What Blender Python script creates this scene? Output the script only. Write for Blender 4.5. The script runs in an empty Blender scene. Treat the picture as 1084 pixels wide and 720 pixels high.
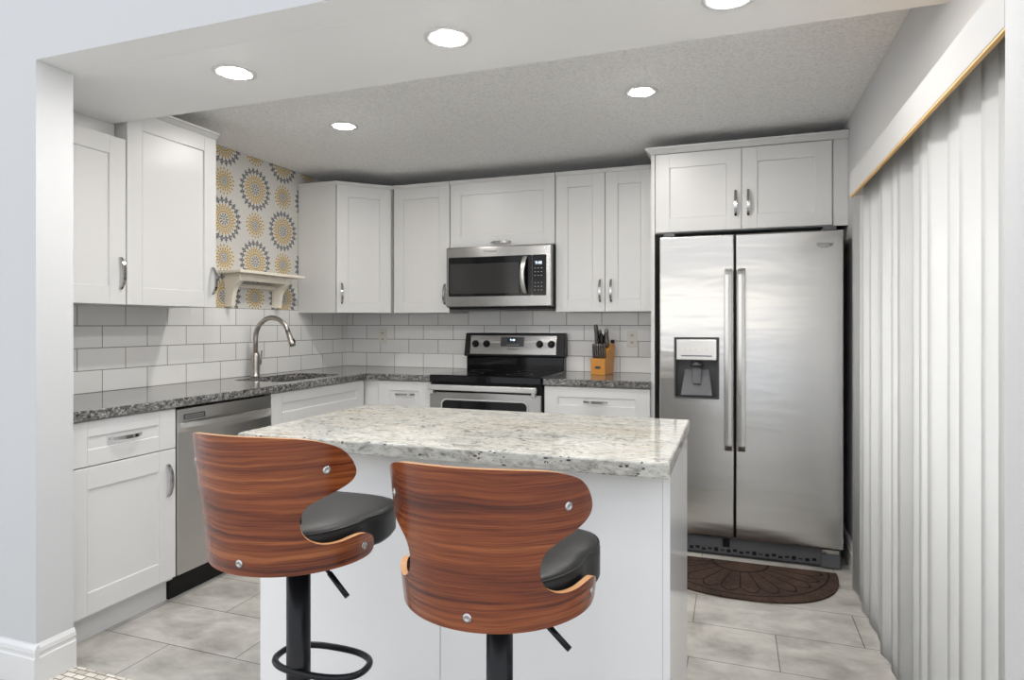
import bpy, bmesh, math, random
from mathutils import Vector, Matrix
from mathutils.geometry import delaunay_2d_cdt
PI = math.pi
R = math.radians
scene = bpy.context.scene
COL = scene.collection

# ------------------------------------------------------------------ camera, world, exposure
cam_data = bpy.data.cameras.new('camera')
cam = bpy.data.objects.new('camera', cam_data)
COL.objects.link(cam)
cam.location = (0, 0, 1.245)
cam.rotation_euler = (R(90), 0, R(19.4))
cam_data.sensor_width = 36.0
cam_data.lens = 665.0 / 1084.0 * 36.0
cam_data.shift_y = -16.5 / 1084.0
cam_data.clip_start = 0.02
scene.camera = cam

WORLD_STRENGTH = 1.02
WORLD_COLOR = (0.93, 0.965, 1.0)
LAMP = 240.0                      # radiance of a downlight lens
EXPOSURE = 0.74

scene.view_settings.view_transform = 'Standard'
scene.view_settings.look = 'None'
scene.view_settings.gamma = 1.0
scene.view_settings.use_curve_mapping = False
scene.view_settings.exposure = EXPOSURE
scene.cycles.use_denoising = True
scene.cycles.max_bounces = 10
scene.cycles.diffuse_bounces = 6
scene.cycles.glossy_bounces = 5

world = bpy.data.worlds.new('daylight')
scene.world = world
world.use_nodes = True
bg = world.node_tree.nodes['Background']
bg.inputs[1].default_value = WORLD_STRENGTH
# ambient daylight; bright belt added at the horizon for the fridge steel to reflect
_t = world.node_tree
_c = _t.nodes.new('ShaderNodeTexCoord'); _s = _t.nodes.new('ShaderNodeSeparateXYZ'); _m = _t.nodes.new('ShaderNodeMapRange'); _r = _t.nodes.new('ShaderNodeValToRGB')
_t.links.new(_c.outputs['Generated'], _s.inputs[0]); _t.links.new(_s.outputs[2], _m.inputs[0])
_m.inputs[1].default_value = -1.0; _m.inputs[2].default_value = 1.0
_t.links.new(_m.outputs[0], _r.inputs[0])
_e = _r.color_ramp.elements
while len(_e) < 6: _e.new(0.5)
for _i, (_p, _v) in enumerate(((0.0, (0.42, 0.43, 0.45)), (0.46, (0.78, 0.81, 0.86)), (0.492, (0.86, 0.89, 0.94)), (0.512, (1.75, 1.68, 1.55)), (0.540, (0.72, 0.73, 0.75)), (0.72, (0.86, 0.90, 0.97)))):
    _e[_i].position = _p; _e[_i].color = (*_v, 1)
_t.links.new(_r.outputs[0], bg.inputs[0])

# daylight outside the sliding door, on the patio side of the glass
ld_ = bpy.data.lights.new('patio_daylight', 'AREA')
ld_.shape = 'RECTANGLE'; ld_.size = 2.2; ld_.size_y = 2.0
ld_.energy = 34.0; ld_.color = (1.0, 0.985, 0.96)
lo_ = bpy.data.objects.new('patio_daylight', ld_); COL.objects.link(lo_)
lo_.location = (1.9, 2.3, 0.95); lo_.rotation_euler = (0, R(90), 0)

# ------------------------------------------------------------------ node helpers
def new_mat(name, color=(0.8, 0.8, 0.8), rough=0.5, metal=0.0, spec=0.5, coat=0.0):
    m = bpy.data.materials.new(name)
    m.use_nodes = True
    b = m.node_tree.nodes['Principled BSDF']
    b.inputs['Base Color'].default_value = (*color, 1)
    b.inputs['Roughness'].default_value = rough
    b.inputs['Metallic'].default_value = metal
    b.inputs['Specular IOR Level'].default_value = spec
    b.inputs['Coat Weight'].default_value = coat
    b.inputs['Coat Roughness'].default_value = 0.08
    return m

class NT:
    def __init__(s, m):
        s.t = m.node_tree
        s.b = s.t.nodes.get('Principled BSDF')
    def n(s, kind, **kw):
        nd = s.t.nodes.new(kind)
        for k, v in kw.items():
            setattr(nd, k, v)
        return nd
    def l(s, a, b):
        s.t.links.new(a, b)
    def put(s, sock, v):
        if hasattr(v, 'is_output'):
            s.l(v, sock)
        else:
            sock.default_value = v
    def m(s, op, a, b=None, c=None, clamp=False):
        nd = s.n('ShaderNodeMath', operation=op, use_clamp=clamp)
        s.put(nd.inputs[0], a)
        if b is not None: s.put(nd.inputs[1], b)
        if c is not None: s.put(nd.inputs[2], c)
        return nd.outputs[0]
    def pos(s):
        return s.n('ShaderNodeNewGeometry').outputs['Position']
    def obj(s):
        return s.n('ShaderNodeTexCoord').outputs['Object']
    def sep(s, v):
        nd = s.n('ShaderNodeSeparateXYZ'); s.l(v, nd.inputs[0]); return nd.outputs
    def comb(s, x, y, z=0.0):
        nd = s.n('ShaderNodeCombineXYZ')
        for i, v in enumerate((x, y, z)): s.put(nd.inputs[i], v)
        return nd.outputs[0]
    def mapping(s, v, scale=(1, 1, 1), loc=(0, 0, 0), rot=(0, 0, 0)):
        nd = s.n('ShaderNodeMapping'); s.l(v, nd.inputs[0])
        nd.inputs['Scale'].default_value = scale
        nd.inputs['Location'].default_value = loc
        nd.inputs['Rotation'].default_value = rot
        return nd.outputs[0]
    def noise(s, v, scale, detail=3.0, rough=0.55, dist=0.0):
        nd = s.n('ShaderNodeTexNoise'); s.l(v, nd.inputs['Vector'])
        nd.inputs['Scale'].default_value = scale
        nd.inputs['Detail'].default_value = detail
        nd.inputs['Roughness'].default_value = rough
        nd.inputs['Distortion'].default_value = dist
        return nd.outputs['Fac']
    def ramp(s, f, stops, interp='LINEAR'):
        nd = s.n('ShaderNodeValToRGB')
        nd.color_ramp.interpolation = interp
        s.l(f, nd.inputs[0])
        e = nd.color_ramp.elements
        while len(e) < len(stops): e.new(0.5)
        for i, (p, c) in enumerate(stops):
            e[i].position = p
            e[i].color = (*c, 1) if len(c) == 3 else c
        return nd.outputs[0]
    def mix(s, f, a, b, blend='MIX'):
        nd = s.n('ShaderNodeMix', data_type='RGBA', blend_type=blend)
        s.put(nd.inputs[0], f)
        for i, v in ((6, a), (7, b)):
            if hasattr(v, 'is_output'): s.l(v, nd.inputs[i])
            else: nd.inputs[i].default_value = (*v, 1)
        return nd.outputs[2]
    def bump(s, h, strength=0.3, dist=0.01):
        nd = s.n('ShaderNodeBump')
        nd.inputs['Strength'].default_value = strength
        nd.inputs['Distance'].default_value = dist
        s.l(h, nd.inputs['Height'])
        s.l(nd.outputs[0], s.b.inputs['Normal'])
    def color(s, c): s.l(c, s.b.inputs['Base Color'])
    def rough(s, c): s.l(c, s.b.inputs['Roughness'])

# ------------------------------------------------------------------ materials
M = {}
M['cab'] = new_mat('white_cabinet_paint', (0.62, 0.62, 0.615), 0.35)
M['cab_side'] = M['cab']
M['wall'] = new_mat('grey_wall_paint', (0.53, 0.535, 0.54), 0.6, spec=0.25)
M['trim'] = new_mat('white_trim_paint', (0.66, 0.66, 0.655), 0.35)
M['black'] = new_mat('black_plastic', (0.008, 0.008, 0.009), 0.35, spec=0.25)
M['gloss_black'] = new_mat('black_glass', (0.004, 0.004, 0.005), 0.05, spec=0.28)
M['dark_gap'] = new_mat('dark_enamel', (0.02, 0.02, 0.022), 0.5)
M['chrome'] = new_mat('polished_chrome', (0.46, 0.455, 0.45), 0.12, 1.0)
M['nickel'] = new_mat('brushed_nickel', (0.42, 0.39, 0.36), 0.28, 1.0)
M['black_metal'] = new_mat('black_powder_coat', (0.007, 0.007, 0.009), 0.28, spec=0.28)
M['grey_plastic'] = new_mat('grey_plastic', (0.085, 0.088, 0.095), 0.45)
M['dark_grey'] = new_mat('dark_grey_plastic', (0.045, 0.047, 0.05), 0.4)
M['mark'] = new_mat('dark_print', (0.05, 0.05, 0.05), 0.5)
M['light_mark'] = new_mat('pale_print', (0.30, 0.305, 0.31), 0.5)
M['shelf'] = new_mat('cream_paint', (0.80, 0.74, 0.64), 0.4)
M['outlet'] = new_mat('white_plastic', (0.70, 0.68, 0.61), 0.35)
M['block'] = new_mat('honey_wood', (0.62, 0.27, 0.05), 0.4)
M['valance'] = new_mat('valance_vinyl', (0.44, 0.44, 0.438), 0.5, spec=0.3)
M['tan'] = new_mat('tan_wood_glow', (0.70, 0.42, 0.14), 0.5)  # tan wood colour carries the warm glow under the valance
M['knife'] = new_mat('knife_handle_steel', (0.20, 0.19, 0.185), 0.3, 0.9)

def mat_emit(name, color, strength):
    m = bpy.data.materials.new(name); m.use_nodes = True
    t = m.node_tree; t.nodes.clear()
    e = t.nodes.new('ShaderNodeEmission'); o = t.nodes.new('ShaderNodeOutputMaterial')
    e.inputs[0].default_value = (*color, 1); e.inputs[1].default_value = strength
    t.links.new(e.outputs[0], o.inputs[0])
    return m
M['lens'] = mat_emit('lamp_lens', (1.0, 0.965, 0.925), LAMP)
M['digits'] = mat_emit('display_digits', (0.65, 0.8, 1.0), 1.6)
M['screen'] = new_mat('display_screen', (0.004, 0.008, 0.02), 0.1)

def steel(name, axis, base=0.55, rough=0.27, wob=0.0):
    """brushed stainless: grain along one axis, reflections smeared across it"""
    m = new_mat(name, (base, base * 0.985, base * 0.96), rough, 1.0)
    k = NT(m)
    sc = {'x': (3, 900, 900), 'y': (900, 3, 900), 'z': (900, 900, 3)}[axis]
    f = k.noise(k.mapping(k.obj(), sc), 1.0, 2, 0.6)
    k.rough(k.m('ADD', k.m('MULTIPLY', f, 0.03), rough - 0.015))
    k.color(k.ramp(f, [(0.3, (base * 0.985, base * 0.97, base * 0.945)), (0.7, (base * 1.01, base * 0.995, base * 0.97))]))
    tg = k.n('ShaderNodeTangent', direction_type='RADIAL', axis='Z')
    k.l(tg.outputs[0], k.b.inputs['Tangent'])
    k.b.inputs['Anisotropic'].default_value = 0.75
    k.b.inputs['Anisotropic Rotation'].default_value = 0.0 if axis == 'z' else 0.25
    if wob:
        w = k.noise(k.mapping(k.obj(), (1.0, 1.0, 5.5)), 1.6, 2, 0.5, 0.4)
        k.bump(w, wob, 0.02)
    return m
M['steel'] = steel('stainless_steel', 'x', 0.35, 0.26)
M['steel_fridge'] = steel('stainless_fridge_door', 'z', 0.53, 0.20, 0.10)
M['steel_dw'] = steel('stainless_dishwasher', 'y', 0.60, 0.30)
M['steel_handle'] = steel('stainless_handle', 'z', 0.62, 0.30)
M['steel_bowl'] = steel('stainless_sink', 'y', 0.45, 0.3)

# popcorn ceiling
m = new_mat('popcorn_ceiling', (0.66, 0.655, 0.64), 0.9, spec=0.1)
k = NT(m)
p = k.pos()
n1 = k.noise(p, 75, 4, 0.7)
n2 = k.noise(p, 28, 3, 0.6)
k.color(k.ramp(n1, [(0.33, (0.78, 0.78, 0.775)), (0.55, (0.94, 0.94, 0.935))]))
k.bump(k.m('ADD', n1, k.m('MULTIPLY', n2, 0.5)), 0.9, 0.008)
M['popcorn'] = m

m = new_mat('smooth_soffit', (0.86, 0.86, 0.855), 0.7, spec=0.2)
k = NT(m)
k.bump(k.noise(k.pos(), 60, 3), 0.06, 0.003)
M['soffit'] = m
k = NT(M['wall'])
k.bump(k.noise(k.pos(), 70, 3), 0.10, 0.003)

# subway tile
def tile_mat(name, left):
    m = new_mat(name, (0.7, 0.7, 0.68), 0.10, spec=0.55)
    k = NT(m)
    s = k.sep(k.pos())
    if left: vx = k.m('SUBTRACT', s[1], 2.3725 - 2.515)
    else:    vx = k.m('ADD', s[0], 2.496 - 0.12575 + 2.515)
    vz = k.m('SUBTRACT', s[2], 0.914)
    br = k.n('ShaderNodeTexBrick', offset=0.5, offset_frequency=2, squash=1.0)
    k.l(k.comb(vx, vz), br.inputs['Vector'])
    br.inputs['Color1'].default_value = (0.80, 0.797, 0.785, 1)
    br.inputs['Color2'].default_value = (0.76, 0.757, 0.745, 1)
    br.inputs['Mortar'].default_value = (0.20, 0.195, 0.18, 1)
    br.inputs['Scale'].default_value = 1.0
    br.inputs['Mortar Size'].default_value = 0.0022
    br.inputs['Mortar Smooth'].default_value = 0.15
    br.inputs['Bias'].default_value = 0.0
    br.inputs['Brick Width'].default_value = 0.2515
    br.inputs['Row Height'].default_value = 0.108
    k.color(br.outputs['Color'])
    k.rough(k.m('ADD', k.m('MULTIPLY', br.outputs['Fac'], 0.6), 0.09))
    w = k.noise(k.pos(), 9, 2)
    h = k.m('ADD', k.m('MULTIPLY', br.outputs['Fac'], -1.0), k.m('MULTIPLY', w, 0.5))
    k.bump(h, 0.35, 0.003)
    return m
M['tile_left'] = tile_mat('subway_tile_left', True)
M['tile_back'] = tile_mat('subway_tile_back', False)

# floor tile
m = new_mat('grey_stone_floor_tile', (0.4, 0.4, 0.38), 0.3, spec=0.5)
k = NT(m)
s = k.sep(k.pos())
br = k.n('ShaderNodeTexBrick', offset=0.5, offset_frequency=2, squash=1.0)
k.l(k.comb(k.m('ADD', s[0], 2.07 + 6.37), k.m('ADD', s[1], -1.863 + 0.2885 * 10)), br.inputs['Vector'])
br.inputs['Color1'].default_value = (0.475, 0.46, 0.435, 1)
br.inputs['Color2'].default_value = (0.41, 0.395, 0.37, 1)
br.inputs['Mortar'].default_value = (0.13, 0.12, 0.105, 1)
br.inputs['Scale'].default_value = 1.0
br.inputs['Mortar Size'].default_value = 0.0021
br.inputs['Mortar Smooth'].default_value = 0.1
br.inputs['Brick Width'].default_value = 0.637
br.inputs['Row Height'].default_value = 0.2885
c1 = k.noise(k.mapping(k.pos(), (2.2, 3.2, 1)), 2.0, 6, 0.62, 0.4)
c2 = k.noise(k.mapping(k.pos(), (1.0, 1.6, 1)), 14.0, 4, 0.6)
cl = k.ramp(c1, [(0.32, (0.66, 0.645, 0.62)), (0.5, (0.98, 0.975, 0.96)), (0.70, (1.30, 1.29, 1.27))])
cl2 = k.ramp(c2, [(0.3, (0.93, 0.93, 0.92)), (0.7, (1.06, 1.06, 1.05))])
k.color(k.mix(1.0, k.mix(1.0, br.outputs['Color'], cl, 'MULTIPLY'), cl2, 'MULTIPLY'))
k.rough(k.m('ADD', k.m('MULTIPLY', c1, 0.2), 0.22))
k.bump(k.m('MULTIPLY', br.outputs['Fac'], -1.0), 0.3, 0.002)
M['floor'] = m

# mosaic threshold
m = new_mat('stone_mosaic', (0.6, 0.57, 0.5), 0.4)
k = NT(m)
br = k.n('ShaderNodeTexBrick', offset=0.5, offset_frequency=2, squash=1.0)
k.l(k.mapping(k.pos(), (1, 1, 1), (3.013, 0.004, 0)), br.inputs['Vector'])
br.inputs['Color1'].default_value = (0.80, 0.76, 0.68, 1)
br.inputs['Color2'].default_value = (0.34, 0.27, 0.20, 1)
br.inputs['Mortar'].default_value = (0.16, 0.13, 0.11, 1)
br.inputs['Scale'].default_value = 1.0
br.inputs['Bias'].default_value = -0.35
br.inputs['Mortar Size'].default_value = 0.0022
br.inputs['Brick Width'].default_value = 0.048
br.inputs['Row Height'].default_value = 0.0235
k.color(br.outputs['Color'])
k.bump(k.m('MULTIPLY', br.outputs['Fac'], -1.0), 0.4, 0.002)
M['mosaic'] = m

# dark granite of the perimeter worktop
m = new_mat('grey_granite', (0.2, 0.2, 0.2), 0.07, spec=0.6)
k = NT(m)
p = k.pos()
w = k.noise(p, 5, 4, 0.6, 1.2)
pp = k.mapping(p, (1, 1, 1.6))
a = k.noise(pp, 62, 5, 0.7, 0.8)
b_ = k.noise(pp, 24, 4, 0.7, 1.5)
f = k.m('ADD', k.m('MULTIPLY', a, 0.62), k.m('MULTIPLY', b_, 0.38))
f = k.m('ADD', f, k.m('MULTIPLY', k.m('SUBTRACT', w, 0.5), 0.15))
k.color(k.ramp(f, [(0.37, (0.016, 0.016, 0.017)), (0.46, (0.075, 0.074, 0.072)), (0.53, (0.19, 0.187, 0.18)), (0.61, (0.40, 0.395, 0.38)), (0.69, (0.55, 0.545, 0.53))]))
M['granite'] = m

# pale granite of the island
m = new_mat('pale_granite', (0.6, 0.58, 0.52), 0.07, spec=0.75)
k = NT(m)
p = k.pos()
pp = k.mapping(p, (0.45, 1, 1), rot=(0, 0, R(6)))
a = k.noise(pp, 95, 5, 0.72, 0.5)
a2 = k.noise(pp, 34, 5, 0.7, 0.8)
b_ = k.noise(pp, 7, 4, 0.6, 1.0)
base = k.ramp(b_, [(0.32, (0.49, 0.465, 0.41)), (0.5, (0.53, 0.52, 0.485)), (0.66, (0.44, 0.44, 0.42))])
sp = k.ramp(a, [(0.33, (0.46, 0.45, 0.43)), (0.45, (0.84, 0.83, 0.81)), (0.55, (1.0, 1.0, 0.99)), (0.66, (1.13, 1.12, 1.10))])
sp2 = k.ramp(a2, [(0.34, (0.52, 0.52, 0.51)), (0.42, (0.84, 0.84, 0.82)), (0.50, (1.0, 1.0, 0.98)), (0.64, (1.08, 1.08, 1.06))])
c = k.mix(1.0, k.mix(1.0, base, sp, 'MULTIPLY'), sp2, 'MULTIPLY')
vo = k.n('ShaderNodeTexVoronoi'); vo.inputs['Scale'].default_value = 120
k.l(pp, vo.inputs['Vector'])
n3 = k.noise(p, 20, 3, 0.6)
dk = k.m('MULTIPLY', k.m('LESS_THAN', vo.outputs['Distance'], 0.34), k.m('GREATER_THAN', n3, 0.585))
k.color(k.mix(dk, c, (0.06, 0.06, 0.065)))
M['granite_pale'] = m

# walnut veneer
def walnut(name, gain):
    m = new_mat(name, (0.2, 0.06, 0.02), 0.26, spec=0.5)
    k = NT(m)
    oi = k.n('ShaderNodeObjectInfo').outputs['Random']
    o = k.n('ShaderNodeVectorMath', operation='ADD')
    k.l(k.obj(), o.inputs[0]); k.l(k.comb(oi, k.m('MULTIPLY', oi, 3.0), k.m('MULTIPLY', oi, 7.0)), o.inputs[1])
    v = o.outputs[0]
    warp = k.noise(k.mapping(v, (3.2, 3.2, 5.0)), 1.0, 3, 0.5)
    s = k.sep(v)
    zz = k.m('ADD', s[2], k.m('MULTIPLY', k.m('SUBTRACT', warp, 0.5), 0.035))
    vec = k.comb(k.m('MULTIPLY', s[0], 1.3), k.m('MULTIPLY', s[1], 1.3), k.m('MULTIPLY', zz, 85.0))
    f1 = k.noise(vec, 1.0, 4, 0.6)
    vec2 = k.comb(k.m('MULTIPLY', s[0], 9.0), k.m('MULTIPLY', s[1], 9.0), k.m('MULTIPLY', zz, 420.0))
    f2 = k.noise(vec2, 1.0, 2, 0.5)
    g = lambda c: tuple(x * gain for x in c)
    c1 = k.ramp(f1, [(0.28, g((0.030, 0.006, 0.003))), (0.37, g((0.078, 0.016, 0.006))), (0.46, g((0.140, 0.031, 0.009))), (0.60, g((0.215, 0.056, 0.015))), (0.75, g((0.31, 0.105, 0.032)))])
    c2 = k.ramp(f2, [(0.34, (0.66, 0.60, 0.56)), (0.56, (1.08, 1.07, 1.06))])
    k.color(k.mix(1.0, c1, c2, 'MULTIPLY'))
    k.b.inputs['Coat Weight'].default_value = 0.15
    k.b.inputs['Coat Roughness'].default_value = 0.15
    return m
M['walnut'] = walnut('walnut_veneer', 1.08)
M['ply_edge'] = new_mat('plywood_edge', (0.52, 0.26, 0.11), 0.35)

m = new_mat('black_leatherette', (0.012, 0.012, 0.012), 0.40, spec=0.28)
k = NT(m)
k.bump(k.noise(k.obj(), 320, 3), 0.12, 0.001)
M['leather'] = m

# rug
m = new_mat('brown_rubber_mat', (0.1, 0.06, 0.04), 0.85, spec=0.2)
k = NT(m)
s = k.sep(k.obj())
r = k.m('SQRT', k.m('ADD', k.m('POWER', k.m('DIVIDE', s[0], 0.445), 2.0), k.m('POWER', k.m('DIVIDE', s[1], 0.455), 2.0)))
ang = k.m('ARCTAN2', s[1], s[0])
pet = k.m('ABSOLUTE', k.m('SINE', k.m('MULTIPLY', ang, 12.0)))
line = k.m('LESS_THAN', pet, 0.16)
inner = k.m('MULTIPLY', k.m('GREATER_THAN', r, 0.33), k.m('LESS_THAN', r, k.m('ADD', 0.74, k.m('MULTIPLY', pet, 0.12))))
ring = k.m('LESS_THAN', k.m('ABSOLUTE', k.m('SUBTRACT', r, 0.31)), 0.014)
arc = k.m('LESS_THAN', k.m('ABSOLUTE', k.m('SUBTRACT', r, k.m('ADD', 0.74, k.m('MULTIPLY', pet, 0.12)))), 0.014)
mid = k.m('LESS_THAN', k.m('ABSOLUTE', k.m('SUBTRACT', r, 0.93)), 0.010)
g = k.m('MINIMUM', k.m('ADD', k.m('ADD', k.m('MULTIPLY', line, inner), ring), k.m('ADD', arc, mid)), 1.0)
n = k.noise(k.obj(), 60, 4, 0.7)
n2 = k.noise(k.obj(), 5, 3, 0.6)
c = k.ramp(k.m('ADD', k.m('MULTIPLY', n, 0.55), k.m('MULTIPLY', n2, 0.45)), [(0.38, (0.030, 0.018, 0.013)), (0.62, (0.075, 0.046, 0.034))])
k.color(k.mix(g, c, (0.010, 0.006, 0.005)))
k.bump(k.m('SUBTRACT', k.m('MULTIPLY', n, 0.4), g), 0.8, 0.004)
M['rug'] = m

# blind vane, lets daylight through
m = bpy.data.materials.new('vinyl_vane'); m.use_nodes = True
t = m.node_tree
b0 = t.nodes['Principled BSDF']
b0.inputs['Base Color'].default_value = (0.62, 0.625, 0.63, 1); b0.inputs['Roughness'].default_value = 0.45
tr = t.nodes.new('ShaderNodeBsdfTranslucent'); tr.inputs[0].default_value = (0.80, 0.80, 0.79, 1)
mx = t.nodes.new('ShaderNodeMixShader'); mx.inputs[0].default_value = 0.62
t.links.new(b0.outputs[0], mx.inputs[1]); t.links.new(tr.outputs[0], mx.inputs[2])
t.links.new(mx.outputs[0], t.nodes['Material Output'].inputs[0])
M['vane'] = m

m = bpy.data.materials.new('clear_glass'); m.use_nodes = True
b0 = m.node_tree.nodes['Principled BSDF']
b0.inputs['Transmission Weight'].default_value = 1.0; b0.inputs['Roughness'].default_value = 0.0; b0.inputs['IOR'].default_value = 1.1
M['glass'] = m

# medallion wallpaper
def wallpaper():
    m = new_mat('medallion_wallpaper', (0.7, 0.68, 0.64), 0.6, spec=0.25)
    k = NT(m)
    s = k.sep(k.pos())
    DY, DZ = 0.266, 0.234
    def lattice(oy, oz):
        """offset from the nearest point of a 2DY x 2DZ lattice, as radius and angle"""
        def fold(v, o, per):
            q = k.m('DIVIDE', k.m('SUBTRACT', v, o), per)
            q = k.m('SUBTRACT', q, k.m('ROUND', q))
            return k.m('MULTIPLY', q, per)
        a = fold(s[1], 3.30 + oy, 2 * DY)
        b = fold(s[2], 2.122 + oz, 2 * DZ)
        rr = k.m('SQRT', k.m('ADD', k.m('MULTIPLY', a, a), k.m('MULTIPLY', b, b)))
        return rr, k.m('ARCTAN2', b, a)
    def band(r, lo, hi):
        return k.m('MULTIPLY', k.m('GREATER_THAN', r, lo), k.m('LESS_THAN', r, hi))
    def wave(a, n, ph=0.0):
        return k.m('COSINE', k.m('ADD', k.m('MULTIPLY', a, float(n)), ph))
    def either(*v):
        o = v[0]
        for x in v[1:]: o = k.m('MAXIMUM', o, x)
        return o
    def both(a, b): return k.m('MULTIPLY', a, b)
    ys, gs = [], []
    for oy, oz in ((0, 0), (DY, DZ)):
        r, a = lattice(oy, oz)
        # centre rosette
        gs.append(either(band(r, 0.0, 0.006), band(r, 0.014, 0.018), both(band(r, 0.020, 0.034), k.m('GREATER_THAN', wave(a, 10), 0.1)), band(r, 0.036, 0.038)))
        ys.append(either(band(r, 0.044, 0.053), both(band(r, 0.057, 0.072), k.m('GREATER_THAN', wave(a, 24), -0.35)), band(r, 0.0745, 0.079),
                         both(band(r, 0.080, 0.095), k.m('GREATER_THAN', wave(a, 24, PI), 0.25))))
        # leafy sprigs round the rim: stems with leaves spreading outwards in a V
        edge = k.m('ADD', 0.131, k.m('MULTIPLY', wave(a, 22), 0.013))
        fan = k.m('ABSOLUTE', k.m('SINE', k.m('MULTIPLY', a, 11.0)))
        inrim = both(k.m('GREATER_THAN', r, 0.097), k.m('LESS_THAN', r, edge))
        stem_ = k.m('LESS_THAN', fan, 0.24)
        v1 = k.m('LESS_THAN', k.m('ABSOLUTE', k.m('SUBTRACT', fan, k.m('MULTIPLY', k.m('SUBTRACT', r, 0.098), 46.0))), 0.28)
        v2 = k.m('LESS_THAN', k.m('ABSOLUTE', k.m('SUBTRACT', fan, k.m('MULTIPLY', k.m('SUBTRACT', r, 0.116), 46.0))), 0.30)
        gs.append(both(inrim, either(stem_, v1, v2)))
    for oy, oz in ((DY, 0), (0, DZ)):
        r, a = lattice(oy, oz)
        gs.append(either(band(r, 0.0, 0.006), band(r, 0.012, 0.017), both(band(r, 0.022, 0.031), k.m('GREATER_THAN', wave(a, 16), -0.3))))
        ys.append(either(band(r, 0.034, 0.042), both(band(r, 0.045, 0.062), k.m('GREATER_THAN', wave(a, 18), -0.35)),
                         both(band(r, 0.066, 0.083), k.m('GREATER_THAN', wave(a, 18, PI), 0.35))))
    c = k.mix(either(*ys), (0.61, 0.60, 0.565), (0.45, 0.285, 0.045))
    c = k.mix(either(*gs), c, (0.105, 0.11, 0.125))
    k.color(c)
    return m
M['wallpaper'] = wallpaper()

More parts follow.
